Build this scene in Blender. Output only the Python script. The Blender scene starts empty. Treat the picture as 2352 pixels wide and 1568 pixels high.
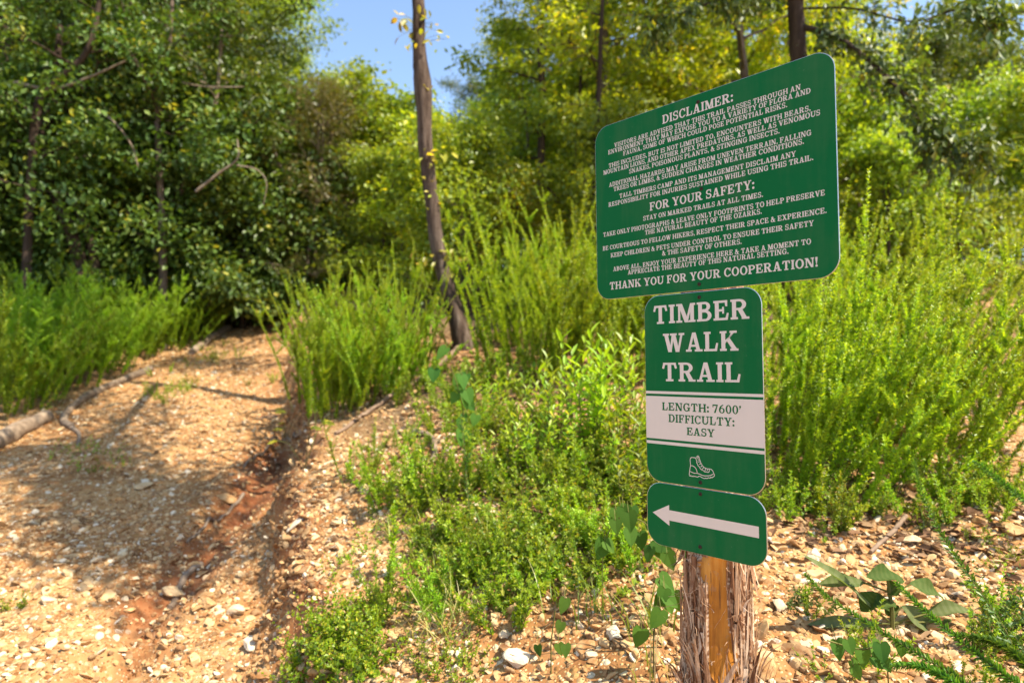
import bpy, math
import numpy as np
from mathutils import Matrix, Vector

# ------------------------------------------------------------------ camera, light, exposure
scene = bpy.context.scene
COL = scene.collection
FPX, CX, CY = 1480.4, 1176.0, 784.0           # focal length and centre on a 2352 x 1568 frame
_v = np.array([0.0096, 0.9994, -0.03316]); _v /= np.linalg.norm(_v)   # gravity seen by the camera
_y = np.array([0, 0, 1.0]) - _v * _v[2]; _y /= np.linalg.norm(_y)
_x = np.cross(_v, _y)
W = np.array([_x, _y, -_v])                   # camera axes (right, down, forward) -> world

cam_d = bpy.data.cameras.new("camera"); cam = bpy.data.objects.new("camera", cam_d); COL.objects.link(cam)
cam_d.sensor_width = 36.0; cam_d.lens = 22.66; cam_d.clip_start = 0.05; cam_d.clip_end = 2000
cam_d.dof.use_dof = True; cam_d.dof.focus_distance = 1.52; cam_d.dof.aperture_fstop = 2.7
M = Matrix.Identity(4)
for r in range(3):
    M[r][0], M[r][1], M[r][2] = W[r][0], -W[r][1], -W[r][2]
cam.matrix_world = M
scene.camera = cam

SUN_EL, SUN_AZ = math.radians(56), math.radians(116)      # azimuth clockwise from +Y (ahead), 90 = from the right
world = bpy.data.worlds.new("World"); scene.world = world; world.use_nodes = True
wn = world.node_tree; wn.nodes.clear()
sky = wn.nodes.new("ShaderNodeTexSky"); sky.sky_type = 'NISHITA'; sky.sun_disc = False
sky.sun_elevation = SUN_EL; sky.sun_rotation = SUN_AZ; sky.air_density = 1.0; sky.dust_density = 0.6; sky.ozone_density = 1.0
bg = wn.nodes.new("ShaderNodeBackground"); bg.inputs[1].default_value = 0.15
wo = wn.nodes.new("ShaderNodeOutputWorld")
wn.links.new(sky.outputs[0], bg.inputs[0]); wn.links.new(bg.outputs[0], wo.inputs[0])
sun_d = bpy.data.lights.new("sun", 'SUN'); sun_d.energy = 5.0; sun_d.angle = math.radians(0.5); sun_d.color = (1.0, 0.90, 0.73)
sun = bpy.data.objects.new("sun", sun_d); COL.objects.link(sun)
S = Vector((math.sin(SUN_AZ) * math.cos(SUN_EL), math.cos(SUN_AZ) * math.cos(SUN_EL), math.sin(SUN_EL)))
sun.rotation_euler = S.to_track_quat('Z', 'Y').to_euler()
vs = scene.view_settings; vs.view_transform = 'Standard'; vs.look = 'None'; vs.exposure = 1.1; vs.gamma = 1.0
scene.cycles.max_bounces = 6; scene.cycles.diffuse_bounces = 3; scene.cycles.transmission_bounces = 4
scene.cycles.use_denoising = True; scene.cycles.sample_clamp_indirect = 4.0

def at(px, py, Y):
    """point at world depth Y seen at a place of the 2352 x 1568 frame"""
    d = W @ np.array([(px - CX) / FPX, (py - CY) / FPX, 1.0])
    return d * (Y / d[1])

# ------------------------------------------------------------------ small helpers
def nrm(a):
    return a / np.maximum(np.linalg.norm(a, axis=-1, keepdims=True), 1e-9)

def hash2(i, j, s):
    h = (i.astype(np.int64) * 374761393 + j.astype(np.int64) * 668265263 + s * 982451653) & 0xffffffff
    h = ((h ^ (h >> 13)) * 1274126177) & 0xffffffff
    return ((h ^ (h >> 16)) & 0xffff) / 65535.0

def vnoise(x, y, s=0):
    xi = np.floor(x); yi = np.floor(y); fx = x - xi; fy = y - yi
    fx = fx * fx * (3 - 2 * fx); fy = fy * fy * (3 - 2 * fy)
    a = hash2(xi, yi, s); b = hash2(xi + 1, yi, s); c = hash2(xi, yi + 1, s); d = hash2(xi + 1, yi + 1, s)
    return (a * (1 - fx) + b * fx) * (1 - fy) + (c * (1 - fx) + d * fx) * fy

def fbm(x, y, s=0, o=4):
    t = 0; a = 0.5
    for k in range(o):
        t = t + a * (vnoise(x, y, s + k) - 0.5); x = x * 2.03 + 7.1; y = y * 2.03 + 3.7; a *= 0.5
    return t

class Geo:
    def __init__(self):
        self.V = []; self.F = []; self.n = 0
    def add(self, V, F, var=0.5, mat=0):
        V = np.asarray(V, float).reshape(-1, 3); F = np.asarray(F, int)
        if F.ndim == 1: F = F[None]
        var = np.broadcast_to(np.asarray(var, float), (len(F),)).copy()
        self.F.append((F + self.n, var, np.full(len(F), mat)))
        self.V.append(V); self.n += len(V)
    def mesh(self, name, mats, smooth=False):
        me = bpy.data.meshes.new(name)
        V = np.concatenate(self.V).astype(np.float32)
        me.vertices.add(len(V)); me.vertices.foreach_set("co", V.ravel())
        loops = np.concatenate([f.ravel() for f, _, _ in self.F]).astype(np.int32)
        tot = np.concatenate([np.full(len(f), f.shape[1]) for f, _, _ in self.F]).astype(np.int32)
        start = np.concatenate([[0], np.cumsum(tot)[:-1]]).astype(np.int32)
        me.loops.add(len(loops)); me.loops.foreach_set("vertex_index", loops)
        me.polygons.add(len(tot)); me.polygons.foreach_set("loop_start", start); me.polygons.foreach_set("loop_total", tot)
        me.polygons.foreach_set("material_index", np.concatenate([m for _, _, m in self.F]).astype(np.int32))
        me.polygons.foreach_set("use_smooth", np.full(len(tot), bool(smooth)))
        for m in mats: me.materials.append(m)
        a = me.attributes.new("var", 'FLOAT', 'FACE')
        a.data.foreach_set("value", np.concatenate([v for _, v, _ in self.F]).astype(np.float32))
        me.update(calc_edges=True)
        return me
    def build(self, name, mats, parent=None, smooth=False):
        o = bpy.data.objects.new(name, self.mesh(name, mats, smooth)); COL.objects.link(o)
        if parent is not None: o.parent = parent
        return o

def tag(o, label=None, cat=None, group=None, kind=None):
    if label: o["label"] = label
    if cat: o["category"] = cat
    if group: o["group"] = group
    if kind: o["kind"] = kind
    return o

def thing(name, label, cat, loc=(0, 0, 0), group=None):
    o = bpy.data.objects.new(name, None); COL.objects.link(o); o.location = loc
    o.empty_display_size = 0.1
    return tag(o, label, cat, group)

def eul(rz, tilt):
    return (Matrix.Rotation(tilt[1], 3, 'Y') @ Matrix.Rotation(tilt[0], 3, 'X') @ Matrix.Rotation(rz, 3, 'Z')).to_euler()

def dup(root, loc, rz=0.0, scale=1.0, tilt=(0, 0), label=None, group=None):
    r = root.copy(); COL.objects.link(r)
    r.location = loc; r.rotation_euler = eul(rz, tilt); r.scale = (scale,) * 3
    if label: r["label"] = label
    if group: r["group"] = group
    for ch in list(root.children):
        c = ch.copy(); COL.objects.link(c); c.parent = r
        for g in ch.children:
            d = g.copy(); COL.objects.link(d); d.parent = c
    return r

def tube(g, P, R, k=6, var=0.5, mat=0, cap=False, wob=0.0, seed=0):
    P = np.asarray(P, float); n = len(P); R = np.broadcast_to(np.asarray(R, float), (n,))
    T = nrm(np.gradient(P, axis=0))
    ref = np.array([0.31, 0.17, 0.93]) if abs(T[:, 2]).mean() < 0.8 else np.array([1.0, 0.2, 0.1])
    A = nrm(np.cross(T, ref)); B = np.cross(T, A)
    th = np.arange(k) / k * 2 * np.pi
    rad = np.ones((n, k))
    if wob:
        rr = np.random.default_rng(seed); rad += wob * rr.normal(size=(n, k)) + wob * rr.normal(size=(1, k))
    V = P[:, None] + (A[:, None] * np.cos(th)[None, :, None] + B[:, None] * np.sin(th)[None, :, None]) * (R[:, None] * rad)[..., None]
    i = np.arange(n - 1)[:, None] * k; j = np.arange(k)[None]; j2 = (j + 1) % k
    F = np.stack([i + j, i + j2, i + k + j2, i + k + j], -1).reshape(-1, 4)
    g.add(V.reshape(-1, 3), F, var, mat)
    if cap:
        g.add(V[0][::-1], np.arange(k), var, mat); g.add(V[-1], np.arange(k), var, mat)

def smooth_path(P, n):
    """Catmull-Rom through points"""
    P = np.asarray(P, float); Q = np.vstack([2 * P[0] - P[1], P, 2 * P[-1] - P[-2]])
    t = np.linspace(0, len(P) - 1 - 1e-6, n); i = t.astype(int); f = (t - i)[:, None]
    a, b, c, d = Q[i], Q[i + 1], Q[i + 2], Q[i + 3]
    return 0.5 * (2 * b + (c - a) * f + (2 * a - 5 * b + 4 * c - d) * f ** 2 + (3 * b - a - 3 * c + d) * f ** 3)

def leaves(g, P, D, N, L, wr, var, mat, fold=0.12, hexa=False):
    """leaf blades: base P, axis D, normal N, length L, width ratio wr"""
    n = len(P); L = np.broadcast_to(np.asarray(L, float), (n,))[:, None]
    D = nrm(D); Sd = nrm(np.cross(D, N)); Nn = np.cross(Sd, D)
    w = L * wr * 0.5
    if not hexa:
        up = Nn * L * fold
        V = np.stack([P, P + D * L * 0.5 + Sd * w + up, P + D * L, P + D * L * 0.5 - Sd * w + up], 1)
        g.add(V.reshape(-1, 3), np.arange(4 * n).reshape(n, 4), var, mat)
    else:
        up = Nn * w * fold * 3
        droop = -Nn * L * 0.12
        V = np.stack([P, P + D * L + droop, P + D * L * .3 + Sd * w * .85 + up, P + D * L * .68 + Sd * w * .9 + up * .8 + droop * .4,
                      P + D * L * .3 - Sd * w * .85 + up, P + D * L * .68 - Sd * w * .9 + up * .8 + droop * .4], 1)
        b = np.arange(n)[:, None] * 6
        F = np.concatenate([b + np.array([[0, 2, 3, 1]]), b + np.array([[0, 1, 5, 4]])])
        g.add(V.reshape(-1, 3), F, np.concatenate([var, var]) if np.ndim(var) else var, mat)

# ------------------------------------------------------------------ materials
def new_mat(name):
    m = bpy.data.materials.new(name); m.use_nodes = True
    nt = m.node_tree; nt.nodes.clear()
    return m, nt, nt.nodes.new("ShaderNodeOutputMaterial")

def ramp(nt, fac, stops):
    r = nt.nodes.new("ShaderNodeValToRGB"); e = r.color_ramp.elements
    while len(e) < len(stops): e.new(0.5)
    for el, (p, c) in zip(e, stops): el.position = p; el.color = (*c, 1)
    nt.links.new(fac, r.inputs[0]); return r.outputs[0]

def noise(nt, scale, detail=4, vec=None, rough=0.55, out=0):
    n = nt.nodes.new("ShaderNodeTexNoise"); n.inputs["Scale"].default_value = scale
    n.inputs["Detail"].default_value = detail; n.inputs["Roughness"].default_value = rough
    if vec is not None: nt.links.new(vec, n.inputs["Vector"])
    return n.outputs[out]

def mixc(nt, fac, a, b, mode='MIX'):
    m = nt.nodes.new("ShaderNodeMix"); m.data_type = 'RGBA'; m.blend_type = mode
    for sock, v in ((m.inputs[0], fac), (m.inputs[6], a), (m.inputs[7], b)):
        if isinstance(v, bpy.types.NodeSocket): nt.links.new(v, sock)
        elif isinstance(v, tuple): sock.default_value = (*v, 1)
        else: sock.default_value = v
    return m.outputs[2]

def math_(nt, op, a, b=None):
    m = nt.nodes.new("ShaderNodeMath"); m.operation = op
    for s, v in zip(m.inputs, (a, b)):
        if v is None: continue
        if isinstance(v, bpy.types.NodeSocket): nt.links.new(v, s)
        else: s.default_value = v
    return m.outputs[0]

def attr(nt, name, out=2):
    a = nt.nodes.new("ShaderNodeAttribute"); a.attribute_name = name
    return a.outputs[out]

def bump(nt, h, strength, dist=0.02):
    b = nt.nodes.new("ShaderNodeBump"); b.inputs["Strength"].default_value = strength; b.inputs["Distance"].default_value = dist
    nt.links.new(h, b.inputs["Height"]); return b.outputs[0]

def principled(nt, col, rough=0.8, spec=0.3, normal=None, metal=0.0):
    p = nt.nodes.new("ShaderNodeBsdfPrincipled")
    if isinstance(col, bpy.types.NodeSocket): nt.links.new(col, p.inputs["Base Color"])
    else: p.inputs["Base Color"].default_value = (*col, 1)
    if isinstance(rough, bpy.types.NodeSocket): nt.links.new(rough, p.inputs["Roughness"])
    else: p.inputs["Roughness"].default_value = rough
    p.inputs["Specular IOR Level"].default_value = spec; p.inputs["Metallic"].default_value = metal
    if normal is not None: nt.links.new(normal, p.inputs["Normal"])
    return p.outputs[0]

def objco(nt):
    return nt.nodes.new("ShaderNodeTexCoord").outputs["Object"]

def leaf_mat(name, stops, trans=0.45, tcol=(1.35, 1.2, 0.4), rough=0.45, spec=0.35):
    m, nt, out = new_mat(name)
    c = ramp(nt, attr(nt, "var"), stops)
    oi = nt.nodes.new("ShaderNodeObjectInfo")
    hsv = nt.nodes.new("ShaderNodeHueSaturation"); nt.links.new(c, hsv.inputs["Color"])
    nt.links.new(math_(nt, 'ADD', math_(nt, 'MULTIPLY', oi.outputs["Random"], 0.03), 0.485), hsv.inputs["Hue"])
    nt.links.new(math_(nt, 'ADD', math_(nt, 'MULTIPLY', oi.outputs["Random"], 0.5), 0.75), hsv.inputs["Value"])
    c = hsv.outputs[0]
    p = principled(nt, c, rough, spec)
    t = nt.nodes.new("ShaderNodeBsdfTranslucent"); nt.links.new(mixc(nt, 1.0, c, tuple(x * trans * 2 for x in tcol), 'MULTIPLY'), t.inputs["Color"])
    mx = nt.nodes.new("ShaderNodeAddShader")
    nt.links.new(p, mx.inputs[0]); nt.links.new(t.outputs[0], mx.inputs[1]); nt.links.new(mx.outputs[0], out.inputs[0])
    return m

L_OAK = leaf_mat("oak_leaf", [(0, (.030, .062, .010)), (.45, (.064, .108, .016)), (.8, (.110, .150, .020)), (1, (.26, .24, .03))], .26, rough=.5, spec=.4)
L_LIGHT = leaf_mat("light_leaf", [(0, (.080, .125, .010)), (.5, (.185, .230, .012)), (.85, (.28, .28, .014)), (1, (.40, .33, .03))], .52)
L_MID = leaf_mat("mid_leaf", [(0, (.055, .100, .012)), (.5, (.135, .185, .016)), (1, (.24, .26, .018))], .42)
L_CEDAR = leaf_mat("cedar_spray", [(0, (.060, .070, .015)), (.5, (.11, .11, .022)), (1, (.17, .13, .04))], .25)
L_SHOOT = leaf_mat("shoot_leaf", [(0, (.066, .124, .007)), (.5, (.158, .238, .011)), (1, (.29, .335, .018))], .42)
L_FEATHER = leaf_mat("feathery_leaf", [(0, (.070, .140, .009)), (.5, (.150, .245, .012)), (1, (.25, .33, .018))], .42)
L_COVER = leaf_mat("clover_leaf", [(0, (.050, .100, .007)), (.5, (.120, .188, .009)), (.85, (.20, .235, .012)), (1, (.32, .26, .03))], .48)
L_DARK = leaf_mat("dark_creeper_leaf", [(0, (.025, .075, .014)), (.6, (.05, .12, .02)), (1, (.14, .19, .03))], .35)
L_BROAD = leaf_mat("broad_leaf", [(0, (.035, .075, .012)), (.5, (.070, .105, .026)), (1, (.125, .15, .062))], .3, (1.2, 1.35, .5), .8, .12)
L_HEART = leaf_mat("heart_leaf", [(0, (.025, .065, .010)), (1, (.06, .11, .014))], .45, rough=.75, spec=.12)
L_YELLOW = leaf_mat("yellow_leaf", [(0, (.16, .18, .015)), (.6, (.26, .23, .02)), (1, (.34, .24, .03))], .4)
L_ARCH = leaf_mat("shoot_leaf_dark", [(0, (.030, .075, .010)), (.5, (.065, .135, .014)), (1, (.14, .20, .02))], .42)
L_GRASS = leaf_mat("grass_blade", [(0, (.07, .14, .015)), (.6, (.14, .20, .03)), (1, (.32, .26, .12))], .4)

def bark_mat(name, stops, sx=14, sz=2.5, b=0.8):
    m, nt, out = new_mat(name)
    mp = nt.nodes.new("ShaderNodeMapping"); mp.inputs["Scale"].default_value = (sx, sx, sz); nt.links.new(objco(nt), mp.inputs[0])
    n = noise(nt, 1.0, 6, mp.outputs[0], .65); n2 = noise(nt, 0.35, 3, mp.outputs[0])
    f = math_(nt, 'ADD', math_(nt, 'MULTIPLY', n, .7), math_(nt, 'MULTIPLY', n2, .3))
    nt.links.new(principled(nt, ramp(nt, f, stops), .9, .2, bump(nt, n, b, .02)), out.inputs[0])
    return m
BARK = bark_mat("grey_brown_bark", [(.3, (.045, .032, .026)), (.5, (.12, .085, .066)), (.7, (.23, .175, .14))])
BARK_MID = bark_mat("rough_brown_bark", [(.36, (.022, .014, .010)), (.48, (.082, .054, .039)), (.60, (.145, .105, .080)), (.72, (.30, .26, .21))], 22, 3.5, 1.6)
BARK_DARK = bark_mat("dark_bark", [(.3, (.022, .015, .011)), (.5, (.055, .036, .025)), (.72, (.11, .075, .05))])
BARK_PALE = bark_mat("pale_bark", [(.3, (.10, .075, .055)), (.5, (.22, .165, .12)), (.7, (.36, .29, .22))])
STEM_M = bark_mat("plant_stem", [(.3, (.08, .09, .02)), (.6, (.15, .14, .04)), (.8, (.22, .15, .07))], 40, 10, .2)
TWIG = bark_mat("dry_twig", [(.3, (.12, .075, .05)), (.55, (.25, .17, .115)), (.75, (.38, .29, .2))], 30, 30, .5)
LOG_M = bark_mat("weathered_log", [(.3, (.11, .075, .05)), (.5, (.24, .175, .12)), (.72, (.40, .31, .22))], 16, 16, .7)

# ------------------------------------------------------------------ terrain
EDGE_Y = [-40, 0, 1.5, 2.3, 3.65, 5.1, 7, 9, 12, 16, 40]
EDGE_X = [2.0, -.30, -.52, -.72, -1.27, -1.62, -2.25, -3.0, -4.0, -5.6, -16]
LEFT_Y = [-40, 3, 5.4, 8.1, 11.3, 16, 40]
LEFT_X = [-6, -3.9, -4.25, -4.6, -5.3, -7.4, -19]
def sstep(a, b, x):
    t = np.clip((x - a) / (b - a), 0, 1); return t * t * (3 - 2 * t)
def edge_x(x, y):
    return np.interp(y, EDGE_Y, EDGE_X) + .34 * fbm(y * 1.6, y * 0 + 3, 5, 2) + .16 * fbm(y * 6, x * 5, 9, 3)
def softplus(t, k):
    return np.log1p(np.exp(np.clip(t / k, -40, 40))) * k
def rut_x(y):
    return np.interp(y, [1, 2.7, 3.4, 4.4, 5.2, 7], [-1.5, -1.64, -1.76, -1.86, -1.88, -2.5]) + .22 * fbm(y * 1.7, y * 0 + 9, 17, 3)
def ground(x, y):
    x = np.asarray(x, float); y = np.asarray(y, float)
    yy = softplus(y - 1.0, .5) + 1.0                       # levels out behind the camera
    far = softplus(yy - 13, 1.2)
    zp = -1.75 + .20 * yy + .045 * softplus(yy - 6.5, .8) - .06 * far
    zb = -1.18 + .22 * yy + .02 * softplus(yy - 7, .8) - .07 * far
    s = x - edge_x(x, y)
    zb = zb - .30 * np.exp(-(np.maximum(s, 0) / .75) ** 2) + .05 * sstep(1.5, 4, x - .5)
    m = sstep(-.16 - .12 * vnoise(x * 2, y * 2, 8), .05, s)
    z = zp * (1 - m) + zb * m
    z = z - .11 * np.exp(-((x - rut_x(y)) / .17) ** 2) * sstep(1.6, 2.8, y) * (1 - sstep(5.2, 6.4, y))
    l = np.interp(y, LEFT_Y, LEFT_X) - x
    z = z + .10 * sstep(-.2, .8, l) + .12 * np.clip(l - 1, 0, 12) * .5
    d = np.hypot(x, y)
    z = z + .20 * fbm(x * 8, y * 8, 15, 4) * np.exp(-((x - rut_x(y)) / .30) ** 2) * sstep(1.6, 2.6, y) * (1 - sstep(5.5, 7, y))
    z = z + .16 * fbm(x * 7, y * 7, 14, 4) * np.exp(-((s + .05) / .16) ** 2) * (1 - sstep(6, 8, y))
    z = z + .10 * fbm(x * .8, y * .8, 1, 3) * sstep(.5, 3, d) + .055 * fbm(x * 3.3, y * 3.3, 2, 3) + .02 * fbm(x * 14, y * 14, 3, 2)
    z = z + sstep(25, 120, d) * 6 * fbm(x * .02, y * .02, 11, 3)
    return z

def gp(px, py):
    """ground point seen at a place of the frame"""
    d = W @ np.array([(px - CX) / FPX, (py - CY) / FPX, 1.0]); d = d / d[1]
    t = np.linspace(.7, 40, 6000)
    below = d[2] * t < ground(d[0] * t, t)
    i = int(np.argmax(below)) if below.any() else len(t) - 1
    return np.array([d[0] * t[i], t[i], float(ground(d[0] * t[i], t[i]))])
def gz(x, y):
    return float(ground(x, y))

def ground_mat():
    m, nt, out = new_mat("stony_soil")
    co = objco(nt)
    n1 = noise(nt, 1.3, 5, co); n2 = noise(nt, 9, 5, co); n3 = noise(nt, 60, 4, co)
    soil = ramp(nt, math_(nt, 'ADD', math_(nt, 'MULTIPLY', n1, .5), math_(nt, 'MULTIPLY', n2, .5)),
                [(.35, (.14, .055, .018)), (.5, (.33, .155, .055)), (.64, (.48, .28, .115))])
    def stones(scale, th, off):
        v = nt.nodes.new("ShaderNodeTexVoronoi"); v.inputs["Scale"].default_value = scale; nt.links.new(co, v.inputs["Vector"])
        v.inputs["Randomness"].default_value = 1
        sep = nt.nodes.new("ShaderNodeSeparateColor"); nt.links.new(v.outputs["Color"], sep.inputs[0])
        here = math_(nt, 'GREATER_THAN', sep.outputs[0], off)
        prof = math_(nt, 'SUBTRACT', 1.0, math_(nt, 'MULTIPLY', v.outputs["Distance"], 1.0 / th))
        mask = math_(nt, 'MULTIPLY', here, math_(nt, 'GREATER_THAN', prof, 0.0))
        h = math_(nt, 'MULTIPLY', here, math_(nt, 'MAXIMUM', prof, 0.0))
        c = ramp(nt, sep.outputs[1], [(0, (.22, .095, .028)), (.4, (.40, .225, .08)), (.75, (.55, .38, .18)), (1, (.66, .55, .37))])
        return mask, h, c
    ma, ha, ca = stones(32, .42, .35); mb, hb, cb = stones(85, .45, .3)
    col = mixc(nt, mb, soil, cb); col = mixc(nt, ma, col, ca)
    rut = attr(nt, "rut"); litter = attr(nt, "litter")
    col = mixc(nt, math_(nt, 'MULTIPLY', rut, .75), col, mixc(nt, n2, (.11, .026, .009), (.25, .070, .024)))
    lit = ramp(nt, noise(nt, 22, 5, co), [(.3, (.045, .030, .016)), (.5, (.13, .085, .045)), (.7, (.24, .17, .09))])
    col = mixc(nt, litter, col, lit)
    h = math_(nt, 'ADD', math_(nt, 'ADD', math_(nt, 'MULTIPLY', ha, 1.0), math_(nt, 'MULTIPLY', hb, .45)), math_(nt, 'MULTIPLY', n3, .35))
    nt.links.new(principled(nt, col, .92, .2, bump(nt, h, .9, .012)), out.inputs[0])
    return m
def spaced(lo, a, b, hi, fine, ratio):
    mid = np.arange(a, b, fine); r = [b]; st = fine
    while r[-1] < hi: st *= ratio; r.append(r[-1] + st)
    l = [a]; st = fine
    while l[-1] > lo: st *= ratio; l.append(l[-1] - st)
    return np.array(l[:0:-1] + list(mid) + r)
gx = spaced(-300, -5.5, 4.2, 300, .032, 1.10); gy = spaced(-60, .6, 11, 500, .032, 1.09)
X, Y = np.meshgrid(gx, gy); Zg = ground(X, Y)
g = Geo(); nx, ny = len(gx), len(gy)
i = (np.arange(ny - 1)[:, None] * nx + np.arange(nx - 1)[None]).ravel()
g.add(np.stack([X, Y, Zg], -1).reshape(-1, 3), np.stack([i, i + 1, i + nx + 1, i + nx], -1))
terrain = g.build("ground", [ground_mat()], smooth=True); tag(terrain, kind="structure")
sX = X - edge_x(X, Y)
rutm = np.exp(-((X - rut_x(Y)) / (.16 + .16 * vnoise(X * 3, Y * 3, 6))) ** 2) * sstep(1.8, 2.8, Y) * (1 - sstep(5.2, 6.5, Y)) * (.45 + 1.1 * vnoise(X * 2.5, Y * 2.5, 4))
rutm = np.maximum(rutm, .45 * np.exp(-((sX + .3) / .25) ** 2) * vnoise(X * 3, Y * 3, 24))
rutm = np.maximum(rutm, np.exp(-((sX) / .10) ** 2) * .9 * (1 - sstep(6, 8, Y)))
lft = np.interp(Y, LEFT_Y, LEFT_X) - X
litm = np.maximum(sstep(.0, 1.0, lft), sstep(5.2, 7.5, Y) * sstep(.5, 2.0, sX)) + sstep(12.2, 14, Y)
litm = litm * (1 - .9 * np.exp(-((X - 6.3) ** 2 / 1.6 + (Y - 8.3) ** 2 / 2.5)))
litm = np.clip(litm + .9 * np.exp(-((X + .7) ** 2 / .5 + (Y - 4.7) ** 2 / .5)), 0, 1)
for nm, arr in (("rut", np.clip(rutm, 0, 1)), ("litter", litm)):
    a = terrain.data.attributes.new(nm, 'FLOAT', 'POINT'); a.data.foreach_set("value", arr.ravel().astype(np.float32))

# ------------------------------------------------------------------ gravel and rocks
def stone_mat():
    m, nt, out = new_mat("chert_stone")
    co = objco(nt)
    n = noise(nt, 30, 4, co)
    c = ramp(nt, attr(nt, "var"), [(0, (.11, .040, .015)), (.25, (.31, .145, .050)), (.5, (.49, .28, .115)), (.8, (.62, .45, .25)), (1, (.78, .69, .53))])
    c = mixc(nt, .35, c, ramp(nt, n, [(.35, (.26, .115, .035)), (.6, (.60, .43, .22))]))
    nt.links.new(principled(nt, c, .85, .25, bump(nt, n, .4, .004)), out.inputs[0])
    return m
STONE = stone_mat()
def ico(sub):
    t = (1 + 5 ** .5) / 2
    V = [(-1, t, 0), (1, t, 0), (-1, -t, 0), (1, -t, 0), (0, -1, t), (0, 1, t), (0, -1, -t), (0, 1, -t), (t, 0, -1), (t, 0, 1), (-t, 0, -1), (-t, 0, 1)]
    F = [(0, 11, 5), (0, 5, 1), (0, 1, 7), (0, 7, 10), (0, 10, 11), (1, 5, 9), (5, 11, 4), (11, 10, 2), (10, 7, 6), (7, 1, 8),
         (3, 9, 4), (3, 4, 2), (3, 2, 6), (3, 6, 8), (3, 8, 9), (4, 9, 5), (2, 4, 11), (6, 2, 10), (8, 6, 7), (9, 8, 1)]
    V = [np.array(v) / np.linalg.norm(v) for v in V]
    for _ in range(sub):
        c = {}; F2 = []
        def mid(a, b):
            k = (min(a, b), max(a, b))
            if k not in c:
                m = V[a] + V[b]; V.append(m / np.linalg.norm(m)); c[k] = len(V) - 1
            return c[k]
        for a, b, d in F:
            x, y, z = mid(a, b), mid(b, d), mid(d, a); F2 += [(a, x, z), (b, y, x), (d, z, y), (x, y, z)]
        F = F2
    return np.array(V), np.array(F)
def rock_shape(rng, sub):
    """angular broken stone: a ball cut by random planes"""
    V, F = ico(sub); V = V.copy()
    for _ in range(9):
        n = nrm(rng.normal(size=3)); d = rng.uniform(.45, .8)
        over = np.maximum(V @ n - d, 0); V -= over[:, None] * n
    V *= rng.uniform(.6, 1.1, 3) * np.array([1.15, 1.0, .62])
    return V + rng.normal(0, .02, V.shape), F
rng = np.random.default_rng(7)
shapes = [rock_shape(rng, 1) for _ in range(10)] + [rock_shape(rng, 0) for _ in range(8)]
N0 = 420000
px_ = rng.uniform(-5.6, 4.2, N0); py_ = rng.uniform(.9, 11, N0)
d_ = np.hypot(px_, py_); s_ = px_ - edge_x(px_, py_)
l_ = np.interp(py_, LEFT_Y, LEFT_X) - px_
keep = (rng.random(N0) < np.clip((2.3 / d_) ** 1.5, .05, 1)) & (l_ < .3) & ~((s_ > .8) & (py_ > 4.6)) & (np.abs(px_ / py_) < .95)
clump = vnoise(px_ * 1.6, py_ * 1.6, 21) + .6 * vnoise(px_ * 6, py_ * 6, 22)
keep &= rng.random(N0) < np.clip(clump * 1.3 - .35 + .45 * (d_ < 4.2), .06, 1)
keep &= rng.random(N0) > .15 * np.exp(-((px_ - rut_x(py_)) / .16) ** 2)
px_, py_, d_ = px_[keep], py_[keep], d_[keep]
if len(px_) > 85000: px_, py_, d_ = px_[:85000], py_[:85000], d_[:85000]
size = .0045 + .012 * rng.random(len(px_)) ** 3 * 1.6 + .0011 * d_ * rng.random(len(px_)); size += (rng.random(len(px_)) < .045) * rng.uniform(.006, .02, len(px_))
ne = 2600; ey = rng.uniform(1.5, 6.2, ne); es = rng.normal(-.07, .075, ne); ex = edge_x(np.interp(ey, EDGE_Y, EDGE_X), ey) + es
px_ = np.concatenate([px_, ex]); py_ = np.concatenate([py_, ey]); size = np.concatenate([size, .007 + .024 * rng.random(ne) ** 3]); NE = ne
zz = ground(px_, py_)
g = Geo()
for k, (V, F) in enumerate(shapes):
    idx = np.where(((size > .012) & (np.arange(len(px_)) % 10 == k)) if k < 10 else ((size <= .012) & (np.arange(len(px_)) % 8 == k - 10)))[0]; n = len(idx)
    a = rng.uniform(0, 6.28, n); tl = rng.normal(0, .35, (n, 2))
    ca, sa = np.cos(a), np.sin(a)
    Vr = np.stack([V[None, :, 0] * ca[:, None] - V[None, :, 1] * sa[:, None], V[None, :, 0] * sa[:, None] + V[None, :, 1] * ca[:, None],
                   V[None, :, 2] + V[None, :, 0] * tl[:, :1] + V[None, :, 1] * tl[:, 1:]], -1)
    Vr = Vr * size[idx][:, None, None] + np.stack([px_[idx], py_[idx], zz[idx] + size[idx] * .04], -1)[:, None]
    Ff = F[None] + (np.arange(n) * len(V))[:, None, None]
    vr = np.where(idx >= len(px_) - NE, rng.normal(.16, .2, n), rng.normal(.46, .34, n))
    g.add(Vr.reshape(-1, 3), Ff.reshape(-1, 3), np.repeat(np.clip(vr, 0, 1), len(F)), 0)
tag(g.build("gravel", [STONE]), kind="stuff")

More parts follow.
